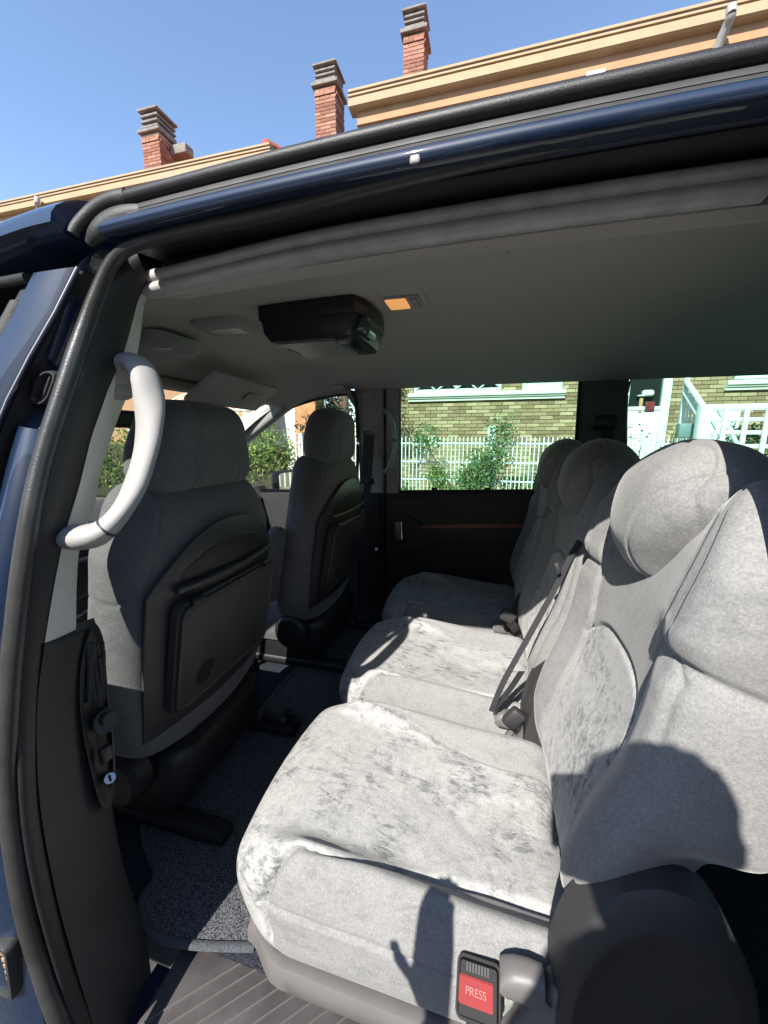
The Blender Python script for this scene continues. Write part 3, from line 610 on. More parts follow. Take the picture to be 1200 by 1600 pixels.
fc, z = ceiling_fitting('front_reading_light', -.74, 1.02, .085, .07, .022, LIGHTP, .04)
slab('light_lens', rrect(.05, .028, .012), (-.735, 1.02, z - .003), (1, 0, 0), (0, 1, 0), (0, 0, -1), .006, M('frosted_lens', (.5, .5, .48), .15, spec=.8), fc, .002)
tc_, z = ceiling_fitting('overhead_console', -.98, 1.02, .09, .10, .035, LIGHTP, .045)
slab('console_light', rrect(.03, .012, .006), (-.93, .98, z - .002), (1, 0, 0), (0, 1, 0), (0, 0, -1), .005, M('frosted_lens', (.5, .5, .48)), tc_, .001)
dl, z = ceiling_fitting('dome_light', -.205, .925, .052, .095, .006, HEADL, .02)
slab('lamp_bezel', rrect(.040, .040, .006), (-.205, .945, z - .0045), (1, 0, 0), (0, 1, 0), (0, 0, -1), .005, LIGHTP, dl, .002)
slab('lamp_lens', rrect(.024, .032, .004), (-.220, .945, z - .0075), (1, 0, 0), (0, 1, 0), (0, 0, -1), .005, emit('orange_lamp_lens', (1.0, .45, .15), .30), dl, .001)  # weak orange emission in the lens
for k in (-1, 0, 1): box('lamp_switch', (-.178, .945 + .022 * k, z - .007), (.014, .014, .007), LIGHTP, dl, .003)
# --- rear closure
V, F = loft([[(2.02, y, z) for z in (.25, .6, 1.12)] + [(2.08, y, z) for z in (1.12, .6, .25)] for y in (.36, 1.36, 2.36)]); mesh('tailgate', V, F, PAINT, van)
mesh('tailgate_glass', [(2.04, .45, 1.12), (2.04, 2.25, 1.12), (1.96, 2.18, 1.66), (1.96, .5, 1.66)], [(0, 1, 2, 3)], TINT, van, False)
V, F = loft([[(x, 2.30, .22), (x, 2.42, .22), (x, 2.415, .75), (x, 2.36, 1.07), (x, 2.24, 1.07), (x, 2.27, .4)] for x in frange(-2.6, 2.05, 6)]); mesh('far_body_side', V, F, PAINT, van)
# far door mirror
mo = box('wing_mirror', (-1.40, 2.46, 1.10), (.07, .20, .15), BLACKP, van, .03, Matrix.Rotation(R(-14), 3, 'Z'), 4)
slab('mirror_glass', rrect(.085, .06, .025), (-1.362, 2.45, 1.10), Vector((.24, .97, 0)), (0, 0, 1), Vector((.97, -.24, 0)), .004, M('mirror_silver', (.8, .82, .82), .02, metal=1.0), mo, .001)
# ================================================================ second-row seats
def rear_seat(loc):
    t = empty('rear_seat', loc)
    # ---- cushion. local axes: x to the rear, y across, z up from the floor
    CX_, CZ_ = -.125, .160
    def yseam(x): return .150 + .07 * sm(.20, -.25, x) + .09 * sm(-.18, -.30, x)
    def cdef(p):
        x, y, z = p; a = abs(y)
        top = sm(-.02, .075, z)
        x2 = x - .022 * (1 - (y / .262) ** 2) * sm(-.15, -.31, x)                 # bowed front
        z2 = z - .045 * sm(-.31, .31, x) * top + .006 * sm(-.32, -.1, x) * top
        br = sm(-.285, -.17, x)                                              # bolsters fade out at the front roll
        z2 += top * ((.040 * gs((a - .214) / .034)) * br - .012 * gs(y / .10) * sm(-.2, .1, x))
        z2 += top * .010 * (1 - (y / .262) ** 2) * sm(-.1, -.28, x)
        x2 += (.05 * sm(.03, -.10, z)) * sm(-.1, -.31, x)                      # front tucks under
        y2 = y * (1 - .05 * sm(-.2, -.31, x)) * (1 + .035 * sm(.05, -.08, z))
        return (x2, y2, z2)
    def cseam(p):
        x, y, z = p; a = abs(y); s = 0
        if z > .03 or x < -.2:
            s += .0130 * gs((a - yseam(x)) / .0070) * (1 - .7 * sm(-.24, -.30, x)) * (1 if z > -.03 else 0)
            s += .0075 * gs((z - .045 + .02 * sm(-.1, .15, x) - .012 * math.sin(x * 11)) / .005) * sm(-.30, -.22, x) * (1 if a > .235 else 0)
        # soft wrinkles of a sat-on cushion
        s += .0008 * math.sin(x * 60 + 5 * math.sin(y * 22 + x * 9)) * gs((y - .03) / .12) * sm(-.1, .1, x) * (1 if z > .05 else 0)
        s += .0008 * math.sin(y * 80 + 30 * x) * gs((x - .1) / .1) * (1 if z > .05 else 0)
        return s
    def csnap(p):
        x, y, z = p; q = yseam(x)
        if abs(abs(y) - q) < .0024 and q < .258: y = math.copysign(q, y)
        return (x, y, z)
    def creg(c):
        return 0 if abs(c.y) < yseam(c.x) else (1 if c.y < 0 else 2)
    pad({0: ('cushion_insert', INSERT), 1: ('cushion_bolster', BOLST), 2: ('cushion_bolster', BOLST)}, (.330, .262, .100), .070, (140, 120, 44), cdef, cseam, creg, Matrix.Translation((CX_, 0, CZ_)), t, csnap)
    # ---- backrest: local n (forward), u (across), h (up)
    REC = R(16); O = Vector((.222, 0, .27))
    N = Vector((-math.cos(REC), 0, math.sin(REC))); H = Vector((math.sin(REC), 0, math.cos(REC))); U = Vector((0, 1, 0))
    fr = Matrix(((N.x, U.x, H.x, O.x), (N.y, U.y, H.y, O.y), (N.z, U.z, H.z, O.z), (0, 0, 0, 1)))
    HH = .365
    def wid(h):
        return .82 + .14 * sm(0, .16, h) + .06 * sm(.12, .32, h) - .025 * gs((h - .50) / .03) - .26 * sm(.60, .74, h)
    def bdef(p):
        n, u, h0 = p; h = h0 + HH; a = abs(u) / .27
        front = sm(-.03, .05, n)
        k = wid(h); u2 = u * k
        cen = .016 * gs((h - .18) / .15)
        low = .034 * gs((a - .82) / .24) * sm(.54, .44, h) * sm(-.02, .12, h)
        up = .040 * gs((a - .90) / .36) * sm(.470, .53, h) + .040 * sm(.25, .58, h)
        tr = -.012 * gs(a / .5) * sm(.46, .6, h)
        n2 = n + front * (cen + low + up + tr) - .02 * sm(.60, .73, h)
        h2 = h + .014 * gs((a - .8) / .3) * sm(.6, .73, h) - HH - .02 * (1 - a * a) * sm(.08, 0, h)
        n2 += (-.018 * a * a) * (1 - front)
        u2 *= 1 - .16 * sm(.30, .22, h) * sm(.045, -.01, n)
        n2 -= .03 * sm(.30, .2, h) * sm(0, -.05, n) * -1
        return (n2, u2, h2 + HH)
    def useam(h): return .140 + .03 * sm(.18, .02, h) + .015 * sm(.36, .5, h)
    def bseam(p):
        n, u, h0 = p; h = h0 + HH; a = abs(u); s = 0
        if n > 0.0:
            s += .008 * gs((a - useam(h)) / .006) * sm(.68, .62, h)
            if a < .150: s += .008 * gs((h - (.400 - .06 * min(1, a / .150) ** 3)) / .0055)
            if a > useam(h): s += .008 * gs((h - .490 - .03 * (a - .19)) / .0065)
            s += .005 * gs((a - .240 + .03 * sm(.47, .51, h)) / .0045)
            s += .0014 * math.sin(h * 85 + 9 * math.sin(u * 25)) * (.6 if a < .12 and h < .3 else 0)
        return s
    def bsnap(p):
        n, u, h0 = p; h = h0 + HH; a = abs(u)
        if n > -.01:
            q = useam(h)
            if abs(a - q) < .0025: u = math.copysign(q, u); a = q
            k = .400 - .06 * min(1, a / .150) ** 3
            if a < .15 and abs(h - k) < .0027: h = k
        return (n, u, h - HH)
    def breg(c):
        h = c.z + HH; a = abs(c.y)
        if c.x < -.050: return 4
        if a < useam(h) or (a < .15 and h > .62):
            return 0 if h < .400 - .06 * min(1, a / .150) ** 3 else 1
        return (2 if c.y < 0 else 3)
    pad({0: ('backrest_insert', INSERT), 1: ('backrest_upper_panel', BOLST), 2: ('side_bolster', BOLST), 3: ('side_bolster', BOLST), 4: ('backrest_shell', BACKV)}, (.066, .27, HH), .060, (30, 120, 160), bdef, bseam, breg, fr, t, bsnap)
    # ---- headrest: shield shape, broad at the top, deep from front to back
    hf = fr @ Matrix.Translation((.066, 0, .668)) @ Matrix.Rotation(R(12), 4, 'Y')
    def hdef(p):
        n, u, h = p
        taper = .42 + .60 * sm(-.13, .03, h) - .05 * sm(.05, .12, h)
        u2 = u * taper; n2 = n + .020 * (1 - (u / .13) ** 2) * sm(0, .06, n) - .03 * sm(.02, .14, h) * sm(0, .07, n)
        n2 += .012 * gs((h + .03) / .06) * sm(0, .07, n)
        h2 = h - .022 * (u / .13) ** 2 * sm(.02, .12, h) - .012 * (1 - (u / .13) ** 2) * sm(-.06, -.14, h)
        h2 += -.020 * sm(.02, -.10, n) * sm(0, .1, h)
        return (n2, u2, h2)
    def hseam(p):
        n, u, h = p; s = 0; a = abs(u)
        s += .004 * gs((a - (.062 + .05 * sm(-.02, .10, h))) / .004) * (1 if n > .02 else 0)
        s += .005 * gs((n - .035 - .02 * gs((h - .05) / .05)) / .0045) * (1 if a > .06 or h > .06 else 0)
        return s
    ho = pad({0: ('headrest', BOLST)}, (.086, .122, .118), .072, (50, 70, 70), hdef, hseam, None, hf, t)[0]
    for s in (-1, 1):
        a = hf @ Vector((-.02, s * .05, -.10)); b = fr @ Vector((0, s * .05, .50)); tube_local('headrest_post', [a, b], .007, CHROME, t)
    # ---- base, side covers, hinge covers
    def locbox(name, c, s, mat, bev, rot=None, par=t):
        bm = bmesh.new(); add_box(bm, c, s, bev, rot, 3); V = [v.co.copy() for v in bm.verts]; bm.verts.index_update(); F = [[v.index for v in f.verts] for f in bm.faces]; bm.free()
        return mesh(name, V, F, mat, par, True, True, 50)
    locbox('seat_base', (-.10, 0, .055), (.46, .40, .13), DARKP, .02)
    for s in (-1, 1):
        locbox('floor_rail', (-.08, s * .15, .004), (.56, .05, .016), BLACKP, .004)
        # side cover: plan profile follows the cushion side, top edge dips then rises to the hinge
        top = catmull([Vector((x, 0, z)) for x, z in [(-.425, .075), (-.40, .085), (-.30, .088), (-.15, .084), (-.01, .085), (.05, .125), (.10, .205), (.16, .30), (.22, .33)]], 5)
        rings = []
        for p in top:
            f = sm(-.43, -.33, p.x); w = .225 + .050 * f
            zb = .0 + .06 * sm(-.28, -.43, p.x)
            prof = [(w - .03, p.z - .004), (w - .010, p.z + .004), (w + .001, p.z + .002), (w + .006, p.z - .008), (w + .006, p.z - .05 * (p.z / .1)), (w - .004, zb + .03), (w - .02, zb), (w - .05, zb)]
            rings.append([(p.x, s * y, z) for y, z in prof])
        V, F = loft(rings); mesh('side_cover', V, F, GREYP, t, True, True, 50)
        # round hinge cover
        hc = Vector((.255, 0, .235)); rg = []
        for rr, y in ((.142, .215), (.142, .272), (.136, .281), (.118, .290), (.112, .2905), (.104, .287), (.05, .290), (.004, .291)):
            rg.append([(hc.x + rr * math.cos(2 * math.pi * k / 48) * .88, s * y, hc.z + rr * 1.72 * math.sin(2 * math.pi * k / 48)) for k in range(48)])
        V, F = loft(rg); mesh('hinge_cover', V, F, DARKP, t, True, True, 40)
        bm = bmesh.new(); 
    # ---- release lever beside the cushion, camera side
    lv = []
    for x, z, hh in [(.060, .232, .005), (.056, .236, .014), (.062, .240, .021), (.076, .243, .025), (.096, .245, .026), (.118, .246, .022)]:
        lv.append([(x + .010 * (q[1] < 0), -.268 + q[0], z + q[1]) for q in rrect(.020, hh, min(.016, hh * .8), 4)])
    V, F = loft(lv); mesh('release_lever', V, F, GREYP, t, True, True, 45)
    return t
def tube_local(name, path, r, mat, parent, n=12):
    V, F = loft(sweep(path, circ(r, n))); return mesh(name, V, F, mat, parent, True, True)
SX = 0.0
RED_ = 0
seatA = rear_seat((SX, .745, FZ))
tag(seatA, 'sunlit grey velour rear seat just inside the open sliding door', 'car seat', 'second row seats')
seatB = copy_tree(seatA); seatB.location = (SX, 1.315, FZ)
tag(seatB, 'middle rear seat, half in sun, with the black belt strap lying across it', 'car seat', 'second row seats')
seatC = copy_tree(seatA); seatC.location = (SX, 1.885, FZ)
tag(seatC, 'shaded grey rear seat against the far sliding door', 'car seat', 'second row seats')
seatD = copy_tree(seatA); seatD.location = (SX + .86, 1.72, FZ)
tag(seatD, 'dark third row seat whose headrest shows below the quarter window', 'car seat')

# belt buckle with red button, standing at the near edge of the near seat
bk = empty('belt_buckle', at(748, 1560, Y=.46), 'black seat belt buckle with red PRESS button beside the sunlit seat', 'belt buckle')
BUCK = M('buckle_black', (.006, .006, .007), .6, spec=.2, bump=.15, bs=700)
bo = at(747, 1545, Y=.462); bn = Vector((-.10, -.62, .78)).normalized(); ba = Vector((1, -.05, .08)).normalized(); bb = bn.cross(ba).normalized()
if bb.z < 0: bb = -bb
ba = bb.cross(bn).normalized(); ba = ba if ba.x > 0 else -ba
slab('buckle_body', rrect(.0335, .034, .010), bo - bb * .003, ba, bb, bn, .030, BUCK, bk, .006, 3)
slab('release_button', rrect(.0255, .0150, .003), bo + bn * .003 - bb * .005 - ba * .003, ba, bb, bn, .006, RED, bk, .0015)
slab('tongue_slot', rrect(.022, .0055, .002), bo + bn * .0012 + bb * .0195 - ba * .002, ba, bb, bn, .004, BUCK, bk, .001)
for k in range(8): slab('slot_rib', rrect(.0012, .005, .0005, 2), bo + bn * .0022 + bb * .0195 + ba * (-.017 + .0045 * k), ba, bb, bn, .003, DARKP, bk)
slab('buckle_neck', rrect(.024, .020, .008), bo - bb * .026 - bn * .010 + ba * .006, ba, bb, bn, .022, BUCK, bk, .005, 3)
cu = bpy.data.curves.new('press_lettering', 'FONT'); cu.body = 'PRESS'; cu.size = .0125; cu.align_x = 'CENTER'; cu.align_y = 'CENTER'; cu.extrude = .0002
tmp = bpy.data.objects.new('tmp', cu); COL.objects.link(tmp); bpy.context.view_layer.update()
lm = bpy.data.meshes.new_from_object(tmp.evaluated_get(bpy.context.evaluated_depsgraph_get())); bpy.data.objects.remove(tmp)
lm.materials.clear(); lm.materials.append(M('button_print', (.20, .004, .007), .5)); tx = bpy.data.objects.new('press_lettering', lm); COL.objects.link(tx); tx.parent = bk
mt = Matrix((ba, bb, bn)).transposed().to_4x4(); mt.translation = bo + bn * .0036 - bb * .005 - ba * .003 - bk.location; tx.matrix_local = mt

# belt across the middle seat
def ribbon(name, pts, w, parent, acr=Vector((1, .25, 0)), mat=WEBB):
    P = catmull(pts, 6); rings = []
    for p in P: a = acr.normalized() * w; rings.append([p - a, p + a, p + a + Vector((0, .003, .001)), p - a + Vector((0, .003, .001))])
    V, F = loft(rings); return mesh(name, V, F, mat, parent)
sb = empty('seat_belt', (.1, 1.03, .62), 'black lap belt strap slanting down between the near and middle rear seats', 'seat belt')
ribbon('strap', [at(960, 745, Y=1.11), at(925, 815, Y=1.09), at(893, 868, Y=1.065), at(862, 930, Y=1.05), at(815, 1015, Y=1.02), at(785, 1070, Y=1.005), at(768, 1112, Y=1.00)], .0085, sb, Vector((1, -.6, .3)))
box('strap_guide', at(871, 888, Y=1.05), (.014, .016, .032), DARKP, sb, .005, Matrix.Rotation(R(-20), 3, 'Y'))
b2 = empty('belt_buckle', at(800, 1120, Y=1.02), 'grey belt buckle tucked between the near and middle seat cushions', 'belt buckle')
box('buckle_body', at(803, 1122, Y=1.01), (.045, .03, .06), DARKP, b2, .01, Matrix.Rotation(R(35), 3, 'Y')); box('buckle_stalk', at(812, 1142, Y=1.01), (.03, .016, .06), BLACKP, b2, .006, Matrix.Rotation(R(-50), 3, 'Y'))
ribbon('lap_strap', [at(772, 1108, Y=1.0), at(795, 1080, Y=1.02), at(815, 1050, Y=1.05)], .014, b2, Vector((.5, -.6, .5)), DARKP)
b3 = empty('belt_buckle', at(795, 965, Y=1.50), 'grey belt buckle lying between the middle and far seat cushions', 'belt buckle')
box('buckle_body', at(794, 962, Y=1.49), (.06, .035, .05), DARKP, b3, .012, Matrix.Rotation(R(25), 3, 'Y')); box('buckle_stalk', at(802, 978, Y=1.49), (.035, .018, .05), BLACKP, b3, .006, Matrix.Rotation(R(-40), 3, 'Y'))

# ================================================================ front seats, seen from behind
def front_seat(loc):
    t = empty('front_seat', loc)
    REC = R(11); O = Vector((-.03, 0, .20))
    N = Vector((math.cos(REC) , 0, -math.sin(REC))); H = Vector((math.sin(REC), 0, math.cos(REC))); U = Vector((0, 1, 0))     # N points to the rear here
    fr = Matrix(((N.x, U.x, H.x, O.x), (N.y, U.y, H.y, O.y), (N.z, U.z, H.z, O.z), (0, 0, 0, 1)))
    HH = .375
    def bdef(p):
        n, u, h0 = p; h = h0 + HH; a = u / .295
        w = .88 + .12 * sm(0, .2, h) - .02 * sm(.3, .5, h) - .26 * sm(.58, .76, h)
        n2 = n - .035 * a * a - .045 * sm(.52, .78, h) ** 2 + .028 * gs((h - .1) / .16) * sm(0, .06, n)
        h2 = h - .055 * sm(.10, 0, h) * (a * a) * -1.0
        return (n2, u * w, h2)
    def bseam(p):
        n, u, h0 = p; h = h0 + HH; s = 0
        s += .004 * gs((abs(u) - .235) / .004) * (1 if n > .0 else 0)
        s += .004 * gs((h - .50) / .0035) * (1 if abs(u) > .235 else 0) * (1 if n > -.05 else 0)
        return s
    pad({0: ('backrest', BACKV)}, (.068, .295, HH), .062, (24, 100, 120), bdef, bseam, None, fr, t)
    hf = fr @ Matrix.Translation((-.045, 0, .840))
    def hdef(p):
        n, u, h = p
        return (n - .02 * (u / .195) ** 2 + .014 * sm(.05, -.1, h), u * (1 - .24 * sm(-.04, .11, h)), h - .012 * (u / .195) ** 2)
    def hseam(p):
        n, u, h = p; return .004 * gs((abs(u) - .085) / .004) * (1 if n > 0 else 0) + .003 * gs((n - .01) / .004) * (1 if abs(u) > .1 else 0)
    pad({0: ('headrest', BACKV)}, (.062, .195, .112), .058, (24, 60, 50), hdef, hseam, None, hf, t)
    for s in (-1, 1): tube_local('headrest_post', [hf @ Vector((0, s * .06, -.09)), hf @ Vector((0, s * .06, -.19))], .007, CHROME, t)
    def bs(p, d=0.0): # point on the backrest's rear face
        u, h = p; return fr @ Vector((.080 + d - .035 * (u / .28) ** 2 - .045 * sm(.52, .78, h) ** 2 + .012 * gs((h - .1) / .16), u, h))
    # plastic panel with arched top, built as a curved shell
    def panel(name, top, bot, hw, d, mat, nx=28, ny=24, th=.010):
        V = []; F = []
        for l, dd in ((0, d), (1, d - th)):
            for i in range(nx + 1):
                u = -hw + 2 * hw * i / nx
                for j in range(ny + 1):
                    h = bot(u) + (top(u) - bot(u)) * j / ny; ed = min(1, min(i, nx - i) / 1.5, min(j, ny - j) / 1.5)
                    V.append(bs((u, h), dd - (.004 * (1 - ed) if l == 0 else 0)))
        m = (nx + 1) * (ny + 1); q = lambda l, i, j: l * m + i * (ny + 1) + j
        for l in (0, 1):
            for i in range(nx):
                for j in range(ny): F.append((q(l, i, j), q(l, i + 1, j), q(l, i + 1, j + 1), q(l, i, j + 1)))
        for i in range(nx): F += [(q(0, i, 0), q(0, i + 1, 0), q(1, i + 1, 0), q(1, i, 0)), (q(0, i, ny), q(0, i + 1, ny), q(1, i + 1, ny), q(1, i, ny))]
        for j in range(ny): F += [(q(0, 0, j), q(0, 0, j + 1), q(1, 0, j + 1), q(1, 0, j)), (q(0, nx, j), q(0, nx, j + 1), q(1, nx, j + 1), q(1, nx, j))]
        return mesh(name, V, F, mat, t, True, True, 50)
    arch_ = lambda u: .665 - 1.7 * u * u - 10 * u ** 4
    pn = panel('back_panel', arch_, lambda u: .13 + .0 * u, .252, .010, PANELP)
    # magazine slot near the top: recess with a lip
    panel('slot_recess', lambda u: .620 - 1.9 * u * u, lambda u: .532, .190, .0115, BLACKP, th=.004)
    V, F = loft(sweep([bs((u, .526), .020) for u in frange(-.195, .195, 15)], rrect(.010, .008, .005, 3), H)); mesh('slot_lip', V, F, PANELP, t, True, True)
    # folding table
    def flat(name, outline, d, th, mat, bev, c=(0, .335)):
        o = bs((0, c[1]), d); n = (bs((.0, c[1]), 1) - bs((0, c[1]), 0)).normalized()
        bm = bmesh.new(); vs = [bm.verts.new(o + U * p + H * q) for p, q in outline]; f = bm.faces.new(vs)
        r = bmesh.ops.extrude_face_region(bm, geom=[f]); nv = [g for g in r['geom'] if isinstance(g, bmesh.types.BMVert)]; bmesh.ops.translate(bm, vec=-n * th, verts=nv)
        if bev: bmesh.ops.bevel(bm, geom=[e for e in bm.edges if all(v in vs for v in e.verts)], offset=bev, segments=4, affect='EDGES')
        V = [v.co.copy() for v in bm.verts]; bm.verts.index_update(); F = [[v.index for v in f2.verts] for f2 in bm.faces]; bm.free()
        return mesh(name, V, F, mat, t, True, True, 50)
    tb = flat('folding_table', rrect(.208, .158, .036, 6), .030, .030, PANELP, .009)
    rim = rrect(.208, .158, .036, 6); n_ = (bs((0, .335), 1) - bs((0, .335), 0)).normalized(); oo = bs((0, .335), .030)
    V, F = loft([[oo + U * (p * k) + H * (q * k2) + n_ * dz for p, q in rim] for k, k2, dz in ((.965, .95, -.001), (.95, .925, .003), (.925, .885, .003), (.915, .87, -.001))], True, False, True); mesh('table_rim', V, F, PANELP, t, True, True, 60)
    flat('cup_hole', [(-.105 + a, -.075 + b) for a, b in circ(.0335, 28)], .0308, .006, M('hole_black', (.003, .003, .003), .9), 0)
    rg = []
    for rr, dz in ((.0375, .0), (.0365, .0025), (.0345, .0025), (.0335, .0)): rg.append([oo + U * (-.105 + rr * math.cos(k * math.pi / 14)) + H * (-.075 + rr * math.sin(k * math.pi / 14)) + n_ * dz for k in range(28)])
    V, F = loft(rg, True, False, True); mesh('cup_ring', V, F, PANELP, t, True, True, 60)
    for s in (-.15, .15): tube_local('table_hinge', [bs((s - .018, .488), .034), bs((s + .018, .488), .034)], .011, BLACKP, t)
    tube_local('hinge_bar', [bs((-.15, .488), .022), bs((.15, .488), .022)], .006, BLACKP, t)
    # cushion, dark skirt, pedestal, recliner cover
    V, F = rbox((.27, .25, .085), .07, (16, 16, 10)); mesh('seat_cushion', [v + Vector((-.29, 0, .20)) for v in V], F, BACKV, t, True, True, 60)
    sk = []
    for x, w, z0, z1 in [(-.46, .20, .03, .15), (-.2, .215, .02, .17), (.02, .215, .03, .225), (.075, .20, .06, .235), (.10, .17, .10, .225)]: sk.append([(x, a, (z0 + z1) / 2 + b) for a, b in rrect(w, (z1 - z0) / 2, .03, 4)])
    V, F = loft(sk); mesh('seat_skirt', V, F, BLACKP, t, True, True, 50)
    for s in (-1, 1):
        rg = [[(-.03 + rr * math.cos(k * math.pi / 12), s * y, .20 + rr * math.sin(k * math.pi / 12)) for k in range(24)] for rr, y in ((.075, .22), (.075, .262), (.062, .275), (.02, .278))]
        V, F = loft(rg); mesh('recliner_cover', V, F, BLACKP, t, True, True, 40)
    V, F = rbox((.28, .03, .022), .018, (8, 4, 4)); mesh('floor_runner', [v + Vector((-.05, .19, .03)) for v in V], F, BLACKP, t, True, True); mesh('floor_runner', [v + Vector((-.05, -.19, .03)) for v in V], F, BLACKP, t, True, True)
    # latch foot behind the seat
    V, F = rbox((.05, .035, .035), .02, (6, 6, 6)); mesh('runner_latch', [v + Vector((.15, .20, .05)) for v in V], F, BLACKP, t, True, True)
    tube_local('latch_loop', catmull([Vector((.18, .20, .02)), Vector((.22, .205, .03)), Vector((.23, .205, .06)), Vector((.20, .20, .085)), Vector((.17, .20, .08))], 4), .007, BLACKP, t, 8)
    return t
fs1 = front_seat((-.838, .885, FZ)); tag(fs1, 'driver seat back with folding table and cup hole, behind the pillar handle', 'car seat', 'front seats')
fs2 = copy_tree(fs1); fs2.location = (-.775, 1.68, FZ); fs2.scale = (1.0, 1.06, 1.03); tag(fs2, 'front passenger seat with raised armrest, seen from behind next to the far pillar', 'car seat', 'front seats')
# raised armrest on the passenger seat only
bm = bmesh.new(); V, F = rbox((.035, .03, .16), .028, (6, 6, 14)); ar = mesh('armrest', [Matrix.Rotation(R(11), 4, 'Y') @ v + Vector((-.06, -.31, .52)) for v in V], F, BACKV, fs2, True, True, 60)

# ================================================================ overhead screen player, floor mat
mon = empty('ceiling_screen_player', (-.36, .83, 1.69), 'black flip-down screen player mounted on the headliner beside the dome light', 'video player')
mz = 1.712
MB_ = M('player_black', (.010, .011, .016), .35, var=.1, vs=30, bump=.15, bs=900)
def mring(o, z): return [(x, y, z) for x, y in o]
out = [(-.505, .755), (-.50, .735), (-.24, .715), (-.205, .735), (-.188, .80), (-.188, .93), (-.205, .985), (-.24, 1.0), (-.49, 1.0), (-.505, .98)]
oc = [(p.x, p.y) for p in catmull([Vector((a, b, 0)) for a, b in out], 3, True)]; mcx, mcy = -.35, .86
def sc(o, k, dx=0): return [(mcx + dx + (a - mcx) * k, mcy + (b - mcy) * k) for a, b in o]
V, F = loft([mring(oc, mz), mring(oc, mz - .030), mring(sc(oc, .985), mz - .034)]); mesh('mount_base', V, F, MB_, mon, sharp=50)
V, F = loft([mring(sc(oc, .965), mz - .032), mring(sc(oc, .94), mz - .060), mring(sc(oc, .86), mz - .078)]); mesh('player_body', V, F, MB_, mon, sharp=50)
slab('screen_flap', rrect(.098, .105, .012), (-.385, .86, mz - .0845), (1, 0, 0), (0, 1, 0), (0, 0, -1), .008, M('screen_back', (.16, .165, .16), .4, var=.06, vs=20), mon, .003)
slab('flap_latch', rrect(.006, .04, .004), (-.476, .86, mz - .0865), (1, 0, 0), (0, 1, 0), (0, 0, -1), .006, GREYP, mon, .002)
V, F = rbox((.034, .05, .022), .018, (10, 10, 8)); mesh('lens_dome', [v + Vector((-.212, .80, mz - .052)) for v in V], F, M('dark_green_lens', (.02, .06, .045), .08, spec=.9), mon)
for i in range(3):
    for j in range(2): tube('control_key', [(-.262 + .014 * j, .84 + .018 * i, mz - .074), (-.262 + .014 * j, .84 + .018 * i, mz - .086)], .005, DARKP, mon, 10)
slab('ir_window', rrect(.014, .010, .003), (-.275, .79, mz - .0845), (1, 0, 0), (0, 1, 0), (0, 0, -1), .008, LIGHTP, mon, .002)
box('card_slot', (-.245, .742, mz - .044), (.022, .006, .009), M('hole_black', (.003, .003, .003), .9), mon, .001)
box('jack_socket', (-.268, .744, mz - .044), (.007, .006, .007), M('hole_black', (.003, .003, .003), .9), mon, .001)
box('body_ridge', (-.36, .745, mz - .068), (.17, .012, .008), MB_, mon, .002)

for ch in mon.children: ch.location = (-.065, .145, 0); ch.scale = (.80, .88, 1)
mo_ = [at(u, v, Z=FZ + .01) for u, v in [(398, 1480), (320, 1478), (262, 1470), (232, 1452), (222, 1425), (224, 1400), (240, 1378), (244, 1358), (236, 1340), (228, 1318), (226, 1285), (252, 1262), (320, 1210), (400, 1120), (450, 1060), (500, 1010), (548, 978), (575, 985), (575, 1040)]]
mo_ += [Vector((-.28, 1.6, FZ + .01)), Vector((-.25, 1.0, FZ + .01)), Vector((-.25, mo_[0].y, FZ + .01))]
mo_c = catmull(mo_[:19], 5) + mo_[19:]
fm = empty('floor_mat', (-.45, .9, FZ), 'dark speckled carpet floor mat with bound edge behind the front seats', 'floor mat')
bm = bmesh.new(); vs = [bm.verts.new(p) for p in mo_c]; f = bm.faces.new(vs); bmesh.ops.triangulate(bm, faces=[f]); V = [v.co.copy() for v in bm.verts]; bm.verts.index_update(); F = [[v.index for v in q.verts] for q in bm.faces]; bm.free()
mesh('pile', V, F, MATC, fm, False)
tube('bound_edge', catmull(mo_[:19], 5), .009, MATB, fm, 10, r2=.006)
# ================================================================ the street beyond the van
BRICKO = brickmat('ochre_brick', (0.20, 0.115, 0.06), (0.32, 0.20, 0.11), (0.45, 0.31, 0.18))
BRICKR = brickmat('red_brick', (0.17, 0.07, 0.045), (0.24, 0.105, 0.065), (0.32, 0.17, 0.12))
MORT = M('mortar', (0.36, 0.31, 0.23), 0.95, var=0.1, vs=8)
CREAM = M('cream_render', (0.36, 0.25, 0.15), 0.85, var=0.06, vs=3, bump=0.2, bs=40)
ORANGE = M('orange_render', (0.35, 0.20, 0.105), 0.85, var=0.06, vs=2.5, bump=0.2, bs=40)
CONC = M('chimney_concrete', (0.17, 0.155, 0.135), 0.9, var=0.2, vs=8, bump=0.4, bs=40)
TILE = M('roof_tile', (0.36, 0.09, 0.045), 0.85, var=0.2, vs=6)
WHITEP = M('white_paint', (0.62, 0.62, 0.60), 0.5, var=0.03, vs=8)
GLASSD = M('dark_window_glass', (0.015, 0.018, 0.018), 0.08, spec=0.8)
SHUT = M('white_shutter', (0.70, 0.70, 0.66), 0.6, var=0.04, vs=4)
BARK = M('bark', (0.10, 0.07, 0.045), 0.9, var=0.3, vs=30, bump=.6, bs=60)
LEAF = leafmat('hedge_leaf', (0.06, 0.12, 0.02), (0.14, 0.25, 0.045), (0.32, 0.40, 0.10))
LEAF2 = leafmat('shrub_leaf', (0.07, 0.13, 0.04), (0.13, 0.21, 0.065), (0.24, 0.31, 0.12))
LEAFD = leafmat('dark_tree_leaf', (0.012, 0.03, 0.012), (0.02, 0.05, 0.018), (0.05, 0.09, 0.03))
